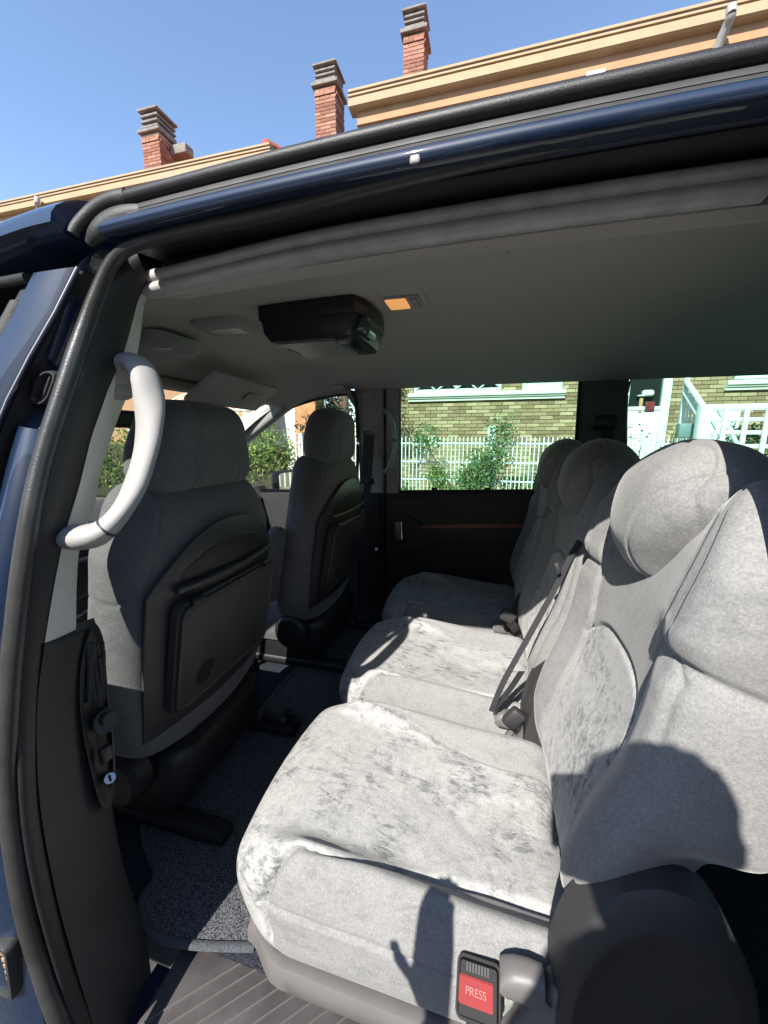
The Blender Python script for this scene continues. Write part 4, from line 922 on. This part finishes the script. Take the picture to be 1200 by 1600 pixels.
def leaves(name, clumps, n, size, mat, parent, asp=.5):
    V = []; F = []
    for k in range(n):
        c, r = clumps[random.randrange(len(clumps))]
        d = Vector((random.gauss(0, 1), random.gauss(0, 1), random.gauss(0, 1))).normalized() * (random.random() ** .45)
        p = Vector((c[0] + d.x * r[0], c[1] + d.y * r[1], c[2] + d.z * r[2]))
        a = Vector((random.uniform(-1, 1), random.uniform(-1, 1), random.uniform(-1, .6))).normalized(); b = a.cross(Vector((random.uniform(-1, 1), random.uniform(-1, 1), random.uniform(-1, 1)))).normalized()
        s = size * random.uniform(.6, 1.3); i = len(V); nrm = a.cross(b) * s * .15
        V += [p, p + a * s * .5 + b * s * asp * .5 + nrm, p + a * s, p + a * s * .5 - b * s * asp * .5 + nrm]; F += [(i, i + 1, i + 2, i + 3)]
    return mesh(name, V, F, mat, parent, False)
def stems(name, base, tips, r, parent):
    bm = bmesh.new(); V = []; F = []
    for t in tips:
        b = Vector(base); t = Vector(t); m = b.lerp(t, .5) + Vector((random.uniform(-.06, .06), random.uniform(-.06, .06), .05))
        v, f = loft(sweep(catmull([b, m, t], 3), circ(r, 5), Vector((0, 1, 0)), lambda q: 1 - .8 * q)); o = len(V); V += v; F += [tuple(i + o for i in q) for q in f]
    return mesh(name, V, F, BARK, parent)
# ---- right house: ochre brick ground floor, cream and orange eaves
hx0, hx1, hy = -2.45, 11.0, 8.5
h1 = empty('brick_house', (4.0, hy, 0.18), 'ochre brick house with cream eaves standing behind the white picket fence', 'house')
wl = box('brick_wall', ((hx0 + hx1) / 2, hy + .278, 1.9), (hx1 - hx0, .5, 3.4), MORT, h1, 0)
openings = [(-1.62, .22, 2.34, 3.45), (.58, 1.36, 2.34, 3.45), (2.42, 3.22, .3, 3.0), (4.12, 6.2, 2.38, 3.45)]
BL, BH, J = .245, .0615, .011
cand = []
r = 0; z = .25
while z < 3.5:
    x = hx0 + (0 if r % 2 else -BL / 2)
    while x < hx1:
        x0, x1 = max(x, hx0), min(x + BL - J, hx1)
        for a, b, c, d in openings:
            if z + BH > c and z < d and x1 > a and x0 < b:
                if x0 < a: x1 = min(x1, a)
                elif x1 > b: x0 = max(x0, b)
                else: x1 = x0
        if x1 - x0 > .03: cand.append((x0, x1, z))
        x += BL
    z += BH + J; r += 1
def seen(b):
    x = (b[0] + b[1]) / 2; z = b[2]
    return (-1.95 < x < 1.6 and 1.32 < z < 2.6) or (3.15 < x < 4.9 and 1.32 < z < 2.65)
full = [b for b in cand if seen(b)]; rest = [b for b in cand if not seen(b)]
full.sort(key=lambda b: -(b[2] > 1.42) * 1 + abs(b[0]) * .01)
indiv, rest = full[:300], rest + full[300:]
src = {}
for x0, x1, z in indiv:
    L_ = round(x1 - x0, 3)
    if L_ not in src:
        bm = bmesh.new(); add_box(bm, (0, 0, 0), (L_, .03, BH), 0); me = bpy.data.meshes.new('brick'); bm.to_mesh(me); bm.free(); me.materials.append(BRICKO); src[L_] = me
    o = bpy.data.objects.new('brick', src[L_]); COL.objects.link(o); o.parent = wl
    o.location = Vector(((x0 + x1) / 2, hy + .004 + random.uniform(0, .004), z + BH / 2)) - Vector((4.0, hy, .18))
bm = bmesh.new()
for x0, x1, z in rest: add_box(bm, ((x0 + x1) / 2, hy + .006, z + BH / 2), (x1 - x0, .03, BH), 0)
tag(bm_obj('far_brickwork', bm, BRICKO, wl, False), kind='stuff')
box('upper_wall', ((hx0 + hx1) / 2, hy + .22, 5.0), (hx1 - hx0 + .02, .5, 3.2), ORANGE, h1, 0)
def window(parent, x0, x1, z0, z1, y=hy, panes=2, shutter=False):
    f = empty('x', (0, 0, 0)); bpy.data.objects.remove(f)
    w = .07; bm = bmesh.new()
    for cx in (x0 + w / 2, x1 - w / 2): add_box(bm, (cx, y - .01, (z0 + z1) / 2), (w, .08, z1 - z0), .006)
    for cz in (z0 + w / 2, z1 - w / 2): add_box(bm, ((x0 + x1) / 2, y - .01, cz), (x1 - x0 - 2 * w, .078, w), .006)
    for k in range(1, panes): add_box(bm, (x0 + (x1 - x0) * k / panes, y - .01, (z0 + z1) / 2), (.06, .074, z1 - z0 - 2 * w), .005)
    fr_ = bm_obj('window', bm, WHITEP, parent)
    if shutter:
        n = int((z1 - z0 - 2 * w) / .055)
        for k in range(n): box('shutter_slat', ((x0 + x1) / 2, y + .005, z0 + w + .0275 + k * .055), (x1 - x0 - 2 * w, .03, .050), SHUT, fr_, .006)
    else:
        for k in range(panes):
            a = x0 + w + (x1 - x0 - 2 * w) * k / panes; b = x0 + w + (x1 - x0 - 2 * w) * (k + 1) / panes
            box('pane', ((a + b) / 2, y + .014, (z0 + z1) / 2), (b - a, .01, z1 - z0 - 2 * w), GLASSD, fr_, 0)
    return fr_
w1 = window(h1, -1.60, .20, 2.34, 3.43, panes=2)
for k in range(2):      # iron scrollwork in the panes
    for q in (-.25, .22):
        cx = -1.10 + k * .85 + q; tube('scroll', catmull([Vector((cx - .2, hy - .06, 2.41)), Vector((cx - .08, hy - .06, 2.50)), Vector((cx, hy - .06, 2.57)), Vector((cx + .08, hy - .06, 2.50)), Vector((cx + .2, hy - .06, 2.41))], 4), .014, WHITEP, w1, 6)
window(h1, .60, 1.34, 2.34, 3.43, shutter=True)
window(h1, 4.14, 6.1, 2.42, 3.43, shutter=True)
def sill(x0, x1, z, parent=h1):
    V, F = loft([[(x, hy - a, z + b) for a, b in [(-.05, 0), (.10, 0), (.12, -.02), (.12, -.075), (.09, -.085), (.09, -.11), (.06, -.12), (.06, -.165), (-.05, -.17)]] for x in (x0, x1)]); return mesh('window_sill', V, F, CREAM if False else M('pale_sill', (.62, .60, .50), .8, var=.05, vs=4), parent, sharp=20)
sill(-1.72, 1.40, 2.335); sill(4.02, 6.3, 2.40)
# house door, white with a dark glass upper half
hd = box('house_door', (2.78, hy - .01, 1.1), (.60, .06, 1.68), WHITEP, h1, .006)
box('door_frame', (3.12, hy - .02, 1.65), (.14, .12, 2.7), WHITEP, hd, .008); box('door_frame', (2.46, hy - .02, 1.65), (.10, .12, 2.7), WHITEP, hd, .008)
box('door_glass', (2.78, hy + .010, 2.45), (.56, .02, 1.0), GLASSD, hd, 0); box('door_rail', (2.78, hy - .015, 1.945), (.56, .08, .07), WHITEP, hd, .006)
cap = at(1012, 618, Y=hy - .06)
hg = empty('hanging_ornament', cap, 'white cap and dark red ornament hanging behind the white house door glass', 'ornament')
V, F = rbox((.10, .05, .06), .05, (10, 8, 8)); mesh('white_cap', [v + cap + Vector((.0, 0, .04)) for v in V], F, WHITEP, hg); V, F = rbox((.07, .035, .012), .01, (6, 6, 4)); mesh('cap_peak', [v + cap + Vector((-.10, 0, .0)) for v in V], F, WHITEP, hg)
box('wooden_board', cap + Vector((-.09, .02, -.17)), (.06, .02, .28), M('pale_wood', (.40, .24, .10), .7), hg, .004); box('red_pouch', cap + Vector((.06, .01, -.20)), (.16, .03, .18), M('dark_red_cloth', (.16, .02, .025), .9, var=.3, vs=12), hg, .012)
# eaves
def eaves(parent, x0, x1, y, z, dz=0):
    V, F = loft([[(x, y + a, z + b) for a, b in [(0, 0), (0, -.035), (.03, -.038), (.03, -.068), (0, -.072), (0, -.10), (.035, -.105), (.035, -.12), (.012, -.125), (.012, -.24), (.05, -.26), (.24, -.27), (.30, .05)]] for x in (x0, x1)]); e = mesh('eaves_fascia', V, F, CREAM, parent, sharp=20)
    V, F = loft([[(x, y + .04, z - .040), (x, y + .024, z - .040), (x, y + .024, z - .066), (x, y + .04, z - .066)] for x in (x0 + .01, x1 - .01)]); mesh('gutter_groove', V, F, CONC, e)
    V, F = loft([[(x, y + a, z + b) for a, b in [(.14, -.265), (.14, -.44), (.11, -.445), (.11, -.475), (.15, -.48), (.15, -.56), (.19, -.57), (.19, -.68), (1.2, -.70), (1.2, -.265)]] for x in (x0 + .12, x1 - .12)]); mesh('eaves_band', V, F, ORANGE, parent, sharp=20)
eaves(h1, -2.66, 11.2, 7.5, 7.34)
V, F = loft([[(-2.5, 7.62, 7.33), (-2.5, 12.0, 9.0), (-2.5, 12.0, 7.3)], [(11, 7.62, 7.33), (11, 12.0, 9.0), (11, 12.0, 7.3)]]); mesh('roof', V, F, TILE, h1, False)
def pipe(u, v0, v1, Y, parent):
    a, b = at(u, v0, Y=Y), at(u, v1, Y=Y); tube('downpipe', catmull([a + Vector((0, -.02, .0)), a + Vector((0, -.05, -.12)), a.lerp(b, .5) + Vector((-.03, .02, 0)), b + Vector((-.10, .18, -.08)), b + Vector((-.12, .22, -.6))], 5), .06, LIGHTP, parent, 10)
pipe(1141, 14, 60, 7.44, h1)
box('eaves_lamp', at(930, 117, Y=7.62), (.26, .10, .06), WHITEP, h1, .01)
# ---- chimneys
def chimney(parent, x0, x1, y0, y1, zb, zt, zcap):
    core = box('chimney', ((x0 + x1) / 2, (y0 + y1) / 2, (zb + zt) / 2), (x1 - x0 - .03, y1 - y0 - .03, zt - zb), MORT, parent, 0)
    bm = bmesh.new(); z = zb; r = 0; w, d = x1 - x0, y1 - y0; n1 = max(2, round(w / .25)); n2 = max(2, round(d / .25))
    while z + .06 <= zt + .01:
        ex = .02 if zt - z < .20 and zt - z > .12 else 0.0
        for k in range(n1 + 1):
            a = x0 + w * (k - .5 * (r % 2)) / n1; b = a + w / n1 - .012; a, b = max(a, x0), min(b, x1)
            if b - a > .03:
                for y, s in ((y0, 1), (y1, -1)): add_box(bm, ((a + b) / 2, y + s * (.02 - ex), z + .032), (b - a, .04, .058), 0)
        for k in range(n2 + 1):
            a = y0 + .041 + (d - .082) * (k - .5 * ((r + 1) % 2)) / n2; b = a + (d - .082) / n2 - .012; a, b = max(a, y0 + .041), min(b, y1 - .041)
            if b - a > .03:
                for x, s in ((x0, 1), (x1, -1)): add_box(bm, (x + s * (.02 - ex), (a + b) / 2, z + .032), (.04, b - a, .058), 0)
        z += .072; r += 1
    tag(bm_obj('brickwork', bm, BRICKR, core, False), kind='stuff')
    zz = zt + .03; cx, cy = (x0 + x1) / 2, (y0 + y1) / 2
    box('cap_slab', (cx, cy, zz + .03), (w + .12, d + .12, .07), CONC, core, .01); zz += .065
    box('flue_core', (cx, cy, (zz + zcap) / 2), (w - .16, d - .16, zcap - zz), M('dark_flue', (.02, .018, .016), .95), core, 0)  # dark core showing between the cap louvres
    n = 4; st = (zcap - zz) / n
    for k in range(n): box('cap_louvre', (cx, cy, zz + st * (k + .72)), (w + (.06 if k == n - 1 else -.02), d + (.06 if k == n - 1 else -.02), st * .45), CONC, core, .01)
    return core
p = at(495, 217, Y=9.5); q = at(495, 97, Y=9.5); pc = at(495, 132, Y=9.5)
h2 = empty('cream_house', (-12, 9.2, .18), 'long cream rendered house with brick chimney and tiled hip beside the ochre house', 'house')
chimney(h2, -4.16, -3.66, 9.5, 10.05, 7.2, pc.z - .08, q.z - .03)
p = at(630, 112, Y=9.5); q = at(630, 12, Y=9.5); pc = at(630, 52, Y=9.5)
chimney(h1, p.x, p.x + .44, 9.5, 10.0, 7.6, pc.z - .06, q.z - .03)
pc = at(221, 206, Y=9.5); q = at(221, 170, Y=9.5)
chimney(h2, -9.0, -8.46, 9.5, 10.15, 7.4, pc.z - .08, q.z)
# ---- left house
box('house_wall', (-12.4, 9.45, 3.6), (15.2, .5, 7.0), ORANGE, h2, 0)
eaves(h2, -26, -4.62, 8.2, 7.33)
V, F = loft([[(-26, 8.3, 7.30), (-26, 12, 8.75), (-26, 12, 7.2)], [(-4.75, 8.3, 7.30), (-6.5, 12, 8.75), (-6.5, 12, 7.2)]]); rf = mesh('roof', V, F, TILE, h2, False)
for k in range(9):      # tiles down the hip end
    t0 = k / 9; a = Vector((-4.66 + .02 * k, 8.26 + .40 * k, 7.33 + .0 * k)); tube('hip_tile', [a + Vector((-.10, 0, .02)), a + Vector((.10, .42, .06)), a + Vector((.36, .86, .05))], .10, TILE, rf, 8)
box('rooftop_box', at(284, 238, Y=10), (.5, .3, .22), CONC, h2, .02)
pipe(60, 310, 336, 8.15, h2)
box('wall_band', (-12.4, 9.18, 5.9), (15.1, .06, .3), CREAM, h2, .01)
for k in range(4): window(h2, -7.0 - 2.6 * k, -5.7 - 2.6 * k, 3.6, 5.0, 9.19)
# white annex seen through the front passenger window
an = empty('white_annex', (-6.2, 8.0, .18), 'plain white wall with brick pier behind the hedge', 'wall')
box('annex_wall', at(440, 640, Y=8.0) + Vector((-.9, .2, -.5)), (2.4, .3, 4.2), WHITEP, an, .02)
box('brick_pier', at(474, 660, Y=8.0) + Vector((.12, .1, -.3)), (.5, .5, 3.6), M('orange_brick_pier', (.42, .2, .09), .9, var=.25, vs=9), an, .01)
# striped awning
aw = empty('striped_awning', at(315, 640, Y=7.6), 'orange and cream striped awning over the cream house terrace', 'awning')
A0, A1 = at(232, 640, Y=7.0), at(392, 640, Y=7.0); nst = 26
STR = [M('awning_cream', (.72, .62, .48), .85), M('awning_orange', (.62, .23, .10), .85)]
for k in range(nst):
    a = A0.lerp(A1, k / nst); b = A0.lerp(A1, (k + 1) / nst); up_ = Vector((.15, 1.35, .62)); dn = Vector((0, -.01, -.16))
    th_ = Vector((0, .01, -.015)); V = [a + dn, b + dn, a, b, a + up_, b + up_]; V += [v + th_ for v in V]
    mesh('stripe_panel', V, [(0, 1, 3, 2), (2, 3, 5, 4), (6, 8, 9, 7), (8, 10, 11, 9), (0, 2, 8, 6), (1, 7, 9, 3), (2, 4, 10, 8), (3, 9, 11, 5), (0, 6, 7, 1), (4, 5, 11, 10)], STR[k % 2], aw, False)
tube('front_bar', [A0 + Vector((0, 0, -.01)), A1 + Vector((0, 0, -.01))], .025, WHITEP, aw)
for u in (206, 220, 236): tube('arm', [at(u, 648, Y=7.4), at(u + 4, 690, Y=7.4)], .02, WHITEP, aw, 8)
tube('arm', [at(200, 650, Y=7.4), at(245, 650, Y=7.4)], .02, WHITEP, aw, 8); tube('arm', [at(200, 672, Y=7.4), at(245, 672, Y=7.4)], .015, WHITEP, aw, 8)
# ---- white picket fence
FY = 6.0
fx0, fx1 = at(463, 690, Y=FY).x, at(1092, 690, Y=FY).x
ztop = at(700, 683, Y=FY).z; r1, r2, r3 = at(700, 693, Y=FY).z, at(700, 722, Y=FY).z, at(700, 750, Y=FY).z
fe = empty('picket_fence', ((fx0 + fx1) / 2, FY, .18), 'white metal picket fence in front of the ochre brick house', 'fence')
for z in (r1, r2, r3): box('rail', ((fx0 + fx1) / 2, FY, z), (fx1 - fx0,   .02, .026), WHITEP, fe, .003)
me = None; n = int((fx1 - fx0) / .059)
for k in range(n + 1):
    if me is None:
        o = box('picket', (0, 0, 0), (.015, .015, ztop - .30), WHITEP, None, .004); me = o.data; o.parent = fe
    else: o = bpy.data.objects.new('picket', me); COL.objects.link(o); o.parent = fe
    o.location = Vector((fx0 + (fx1 - fx0) * k / n, FY - .022, .30 + (ztop - .30) / 2)) - fe.location
for u in (468, 771, 1085): box('post', Vector((at(u, 690, Y=FY).x, FY + .05, .2 + (ztop - .15) / 2)), (.07, .07, ztop - .12), WHITEP, fe, .006)
box('sign_plate', at(768, 674, Y=FY + .05), (.11, .02, .15), WHITEP, fe, .006)
box('plinth', ((fx0 + fx1) / 2, FY, .28), (fx1 - fx0, .2, .22), PAVE, fe, .01)
lb = box('letter_box', at(1075, 673, Y=5.85), (.24, .12, .18), M('grey_letterbox', (.16, .20, .21), .45), None, .012); tag(lb, 'grey letter box mounted on the fence next to the gate post', 'letter box')
me_ = lb.data
# ---- gate and stair railing by the door
GY = 5.6
ga = empty('garden_gate', Vector((at(1150, 690, Y=GY).x, GY, .2)), 'white tubular gate with square grid of bars beside the letter box', 'gate')
gx0, gx1 = at(1098, 660, Y=GY).x, at(1098, 660, Y=GY).x + 1.6
zt = at(1110, 637, Y=GY).z
box('gate_post', (gx0, GY, (zt + .2) / 2), (.12, .12, zt - .2 + .06), WHITEP, ga, .008)
for v in (637, 656, 676, 697, 720, 745): box('gate_rail', ((gx0 + gx1) / 2, GY, at(1105, v, Y=GY).z), (gx1 - gx0, .03, .05 if v > 640 else .075), WHITEP, ga, .006)
for k in range(1, 8): box('gate_bar', (gx0 + k * .205, GY - .035, (zt + .25) / 2), (.05, .03, zt - .25), WHITEP, ga, .006)
sr = empty('stair_railing', at(1073, 690, Y=6.9), 'white stair handrail with slim bars climbing to the house door', 'railing')
a, b = at(1073, 596, Y=6.9), at(1102, 640, Y=6.0)
for dz in (0, -.16): tube('handrail', [a + Vector((0, 0, dz)), b + Vector((0, 0, dz))], .035, WHITEP, sr, 8)
box('newel', a + Vector((0, 0, -.5)), (.06, .06, 1.1), WHITEP, sr, .006)
for k in range(6): t_ = (k + .5) / 6; c_ = a.lerp(b, t_); box('baluster', c_ + Vector((0, 0, -.45)), (.022, .022, .75), WHITEP, sr, .003)
a, b = at(1104, 640, Y=6.4), at(1146, 720, Y=6.4)
for du in (0, 14): tube('handrail', [a + Vector((du * .01, 0, 0)), b + Vector((du * .01, 0, 0))], .03, WHITEP, sr, 8)
gp = at(1125, 690, Y=7.4); sd_ = box('shed_door', gp + Vector((0, .1, -.3)), (.5, .06, 1.7), SHUT, None, .01); tag(sd_, 'pale green plank door behind the gate bars', 'door')
# ---- planting
def shrub(name, c, r, n, size, mat, label, nst=7, cat='shrub', clumps=9, group=None):
    e = empty(name, (c[0], c[1], .19), label, cat, group); cl = []; tips = []
    for k in range(clumps):
        d = Vector((random.gauss(0, .45), random.gauss(0, .45), random.uniform(-.8, .75))); p = (c[0] + d.x * r[0], c[1] + d.y * r[1], c[2] + d.z * r[2]); cl.append((p, (r[0] * .42, r[1] * .42, r[2] * .32))); tips.append(p)
    leaves('foliage', cl, n, size, mat, e); stems('stems', (c[0], c[1], .19), tips[:nst], .018, e); return e
c = at(745, 720, Y=5.55); shrub('garden_shrub', (c.x, 5.55, 1.0), (.55, .35, .75), 2600, .055, LEAF2, 'airy light green shrub growing through the white fence', 9)
c = at(700, 735, Y=5.7); shrub('garden_shrub', (c.x, 5.7, .65), (.35, .3, .45), 1200, .05, LEAF, 'low bright green shrub at the foot of the fence', 5)
c = at(850, 700, Y=6.4); shrub('garden_shrub', (c.x, 6.6, .9), (.9, .35, .55), 1800, .06, LEAF2, 'broad shrub behind the fence under the house wall', 5)
c = at(640, 760, Y=5.4); shrub('garden_shrub', (c.x, 5.4, .62), (.16, .16, .16), 350, .07, LEAF, 'small round yellow green plant by the fence end', 3)
c = at(1170, 690, Y=7.0); shrub('garden_shrub', (c.x + .3, 7.0, 1.0), (.8, .4, .65), 2600, .06, LEAFD, 'dark leafy shrub behind the white gate', 6)
c = at(1010, 690, Y=6.3); e = shrub('garden_shrub', (c.x, 6.3, 1.2), (.6, .2, .45), 260, .05, LEAF2, 'thin twiggy shrub in front of the white house door', 14, clumps=16)
# hedge in front, seen through the windscreen and passenger window
hg_ = empty('hedge', (-6.6, 6.2, .19), 'bright green clipped hedge along the garden edge ahead of the van', 'hedge'); cl = []
for k in range(46):
    x = -10.6 + k * .158; cl.append(((x, 6.2 + random.uniform(-.1, .1), random.uniform(.5, 1.45)), (.35, .30, .42)))
leaves('foliage', cl, 15000, .075, LEAF, hg_); stems('stems', (-5.0, 6.25, .19), [(-5 + random.uniform(-.8, .8), 6.25, 1.2) for k in range(6)], .03, hg_)
box('hedge_heart', (-7.0, 6.25, .72), (7.0, .30, 1.1), M('inner_twigs', (.03, .035, .012), .95, var=.3, vs=20), hg_, .1)
# dark conifer left of the house
tr = empty('dark_tree', (-2.75, 7.1, .19), 'dark drooping tree at the left corner of the ochre house', 'tree'); cl = []
tube('trunk', catmull([Vector((-2.75, 7.1, .19)), Vector((-2.7, 7.1, 1.6)), Vector((-2.62, 7.12, 3.0)), Vector((-2.6, 7.1, 4.6))], 5), .11, BARK, tr, 10, scale=lambda t: 1 - .7 * t)
for k in range(34):
    a = random.uniform(0, 6.28); z = random.uniform(1.35, 4.6); rr = random.uniform(.2, 1.05) * (1 - (z - 1.3) / 6)
    cl.append(((-2.65 + rr * math.cos(a), 7.1 + rr * .7 * math.sin(a), z), (.36, .30, .22)))
leaves('crown', cl, 9000, .09, LEAFD, tr, .3); stems('limbs', (-2.7, 7.1, 1.9), [c_[0] for c_ in cl[:16]], .03, tr)

# ---- unseen house row on the near side, added to cut skylight
oh = empty('sky_block_terrace', (0, -11, .12), 'unseen terraced house front added on the near side to cut skylight', 'house')
box('house_wall', (0, -11.4, 3.2), (34, .6, 6.4), CREAM, oh, .02)
for k in range(9):
    for z in (1.5, 4.4):
        wd = box('window', (-14 + 3.5 * k, -11.07, z), (1.3, .1, 1.4), WHITEP, oh, .01); box('pane', (-14 + 3.5 * k, -11.0, z), (1.1, .06, 1.2), GLASSD, wd, 0)
V, F = loft([[(x, -10.6, 6.35), (x, -11.6, 6.4), (x, -15, 8.0), (x, -15, 6.3)] for x in (-17.2, 17.2)]); mesh('roof', V, F, TILE, oh, False)
# ================================================================ the person taking the picture, whose shadow falls on the near seat
pr_ = empty('person', (.075, -.40, .12), 'person in dark jacket and jeans holding a phone up in one hand beside the van', 'person')
def skin_body(name, J, E_, mat, parent, root=0, sub=2):
    me = bpy.data.meshes.new(name); off = wloc(parent); me.from_pydata([tuple(Vector(j[:3]) - off) for j in J], E_, [])
    o = bpy.data.objects.new(name, me); COL.objects.link(o); o.parent = parent
    sk = o.modifiers.new('skin', 'SKIN'); sk.use_smooth_shade = True
    for i, j in enumerate(J):
        v = me.skin_vertices[0].data[i]; v.radius = (j[3], j[4] if len(j) > 4 else j[3]); v.use_root = (i == root)
    ss = o.modifiers.new('subsurf', 'SUBSURF'); ss.levels = sub; ss.render_levels = sub
    bpy.context.view_layer.update(); dg = bpy.context.evaluated_depsgraph_get(); m2 = bpy.data.meshes.new_from_object(o.evaluated_get(dg))
    o.modifiers.clear(); o.data = m2; m2.materials.clear(); m2.materials.append(mat)
    for p in m2.polygons: p.use_smooth = True
    return o
CLOTH = M('dark_jacket', (.03, .035, .05), .9, var=.2, vs=20, bump=.3, bs=200); JEAN = M('jeans', (.04, .06, .12), .9, var=.2, vs=30, bump=.3, bs=300); SKIN = M('skin', (.55, .33, .23), .5, var=.06, vs=20); HAIR = M('dark_hair', (.03, .02, .015), .6, var=.3, vs=60)
px = .165
J = [(px, -.42, .98, .15, .12), (px, -.42, 1.15, .145, .11), (px, -.41, 1.32, .165, .115), (px - .04, -.39, 1.43, .10, .08), (px - .09, -.37, 1.52, .055, .055),
     (px + .19, -.40, 1.42, .065), (px + .25, -.27, 1.19, .048), (.19, -.10, 1.28, .032),
     (px - .19, -.40, 1.42, .065), (-.165, -.44, 1.10, .042), (-.190, -.18, 1.03, .036),
     (px + .09, -.42, .90, .09), (px + .11, -.40, .55, .068), (px + .12, -.44, .20, .05), (px - .09, -.42, .90, .09), (px - .11, -.40, .55, .068), (px - .12, -.44, .20, .05)]
bd = skin_body('body', J, [(0, 1), (1, 2), (2, 3), (3, 4), (3, 5), (5, 6), (6, 7), (3, 8), (8, 9), (9, 10), (0, 11), (11, 12), (12, 13), (0, 14), (14, 15), (15, 16)], CLOTH, pr_)
# head with brow, nose, chin, ears and hair
def headf(v):
    x, y, z = v; w = 1 - .22 * sm(0, -.11, z) ; return Vector((x * w, y * (1 - .08 * sm(0, -.1, z)) + (.012 if False else 0) + .016 * gs(x / .014) * gs((z + .012) / .028) * (1 if y > 0 else 0) - .008 * gs((abs(x) - .032) / .016) * gs((z - .012) / .014) * (1 if y > .02 else 0), z))
V, F = rbox((.076, .095, .118), .074, (24, 24, 28)); hc_ = Vector((px - .12, -.35, 1.615)); hd_ = mesh('head', [headf(v) + hc_ for v in V], F, SKIN, pr_)
V2 = []
for v in V: q = headf(v) * 1.07; V2.append(q + hc_ + Vector((0, -.012, .016)) + Vector((random.uniform(-1, 1), random.uniform(-1, 1), random.uniform(-1, 1))) * .004)
keep = [f for f in F if sum(V[i].z for i in f) / 4 > .035 or sum(V[i].y for i in f) / 4 < -.01 and sum(V[i].z for i in f) / 4 > -.07]
mesh('hair', V2, keep, HAIR, hd_)
for s in (-1, 1):
    V, F = rbox((.010, .018, .032), .009, (4, 6, 8)); mesh('ear', [v + hc_ + Vector((s * .077, -.005, .0)) for v in V], F, SKIN, hd_)
    V, F = rbox((.012, .006, .007), .006, (6, 4, 4)); mesh('eye', [v + hc_ + Vector((s * .032, .088, .012)) for v in V], F, M('eye_white', (.7, .7, .7), .2), hd_)
V, F = rbox((.024, .006, .006), .005, (8, 4, 4)); mesh('mouth', [v + hc_ + Vector((0, .087, -.058)) for v in V], F, M('lips', (.4, .15, .13), .5), hd_)
# hands: palm and five bent fingers closing on the phone's edges
def hand(s, wx, parent, dz0=0.0):
    w = Vector((wx, -.10, 1.285 + dz0)); e = Vector((.018 + s * .040, -.012, 1.345))
    J = [(w.x, w.y, w.z, .026, .02), ((w.x + e.x) / 2 + s * .012, -.055, 1.315, .034, .017), (e.x + s * .012, -.034, 1.335, .030, .014)]; E_ = [(0, 1), (1, 2)]
    for k, (dz, l) in enumerate(((.028, 1.0), (.010, 1.1), (-.008, 1.0), (-.024, .8))):
        b = len(J); J += [(e.x + s * .016, -.026, 1.335 + dz, .0095), (e.x + s * .018, -.012, 1.342 + dz, .0088), (e.x + s * .004, -.0085, 1.346 + dz, .0075)]; E_ += [(2, b), (b, b + 1), (b + 1, b + 2)]
    b = len(J); J += [((w.x + e.x) / 2, -.050, 1.345, .011), (e.x - s * .004, -.036, 1.365, .010), (e.x - s * .020, -.030, 1.372, .0085)]; E_ += [(1, b), (b, b + 1), (b + 1, b + 2)]
    J = [(a[0], a[1], (a[2] if i == 0 else a[2] + dz0), *a[3:]) for i, a in enumerate(J)]
    return skin_body('hand', J, E_, SKIN, parent)
hand(1, .19, pr_)
J = [(-.190, -.18, 1.03, .026, .02), (-.186, -.13, 1.075, .036, .016), (-.182, -.10, 1.105, .036, .014)]; E_ = [(0, 1), (1, 2)]
for k, (dx, l) in enumerate(((-.028, .9), (-.010, 1.05), (.009, 1.0), (.027, .8))):
    q = len(J); J += [(-.180 + dx * .85, -.085, 1.120, .0098), (-.178 + dx * .72, -.062, 1.120 + .030 * l, .0092), (-.172 + dx * .52, -.046 - .006 * k, 1.120 + .054 * l, .0078)]; E_ += [(2, q), (q, q + 1), (q + 1, q + 2)]
q = len(J); J += [(-.222, -.125, 1.070, .012), (-.240, -.105, 1.078, .010), (-.246, -.085, 1.090, .0085)]; E_ += [(1, q), (q, q + 1), (q + 1, q + 2)]
skin_body('hand', J, E_, SKIN, pr_)
for s in (-1, 1):
    for zz in (.55,): pass
    tube('trouser_leg', catmull([Vector((px + s * .085, -.42, .96)), Vector((px + s * .11, -.395, .56)), Vector((px + s * .12, -.435, .20))], 6), .094, JEAN, pr_, 16, Vector((0, 1, 0)), scale=lambda t: 1.12 - .38 * t)
    V, F = rbox((.045, .135, .045), .04, (8, 14, 8)); mesh('shoe', [v + Vector((px + s * .12, -.39, .165)) for v in V], F, BLACKP, pr_)
ph = empty('phone', (0, -.02, 1.34), 'black phone held upright in the person\'s hands', 'phone')
fwd = _fw; upv = _up; rt = _r
slab('phone_body', rrect(.0385, .078, .010, 5), Vector((0.018, 0, CAM_H)) - fwd * .012 - upv * .062, rt, upv, fwd, .008, BLACKP, ph, .002)
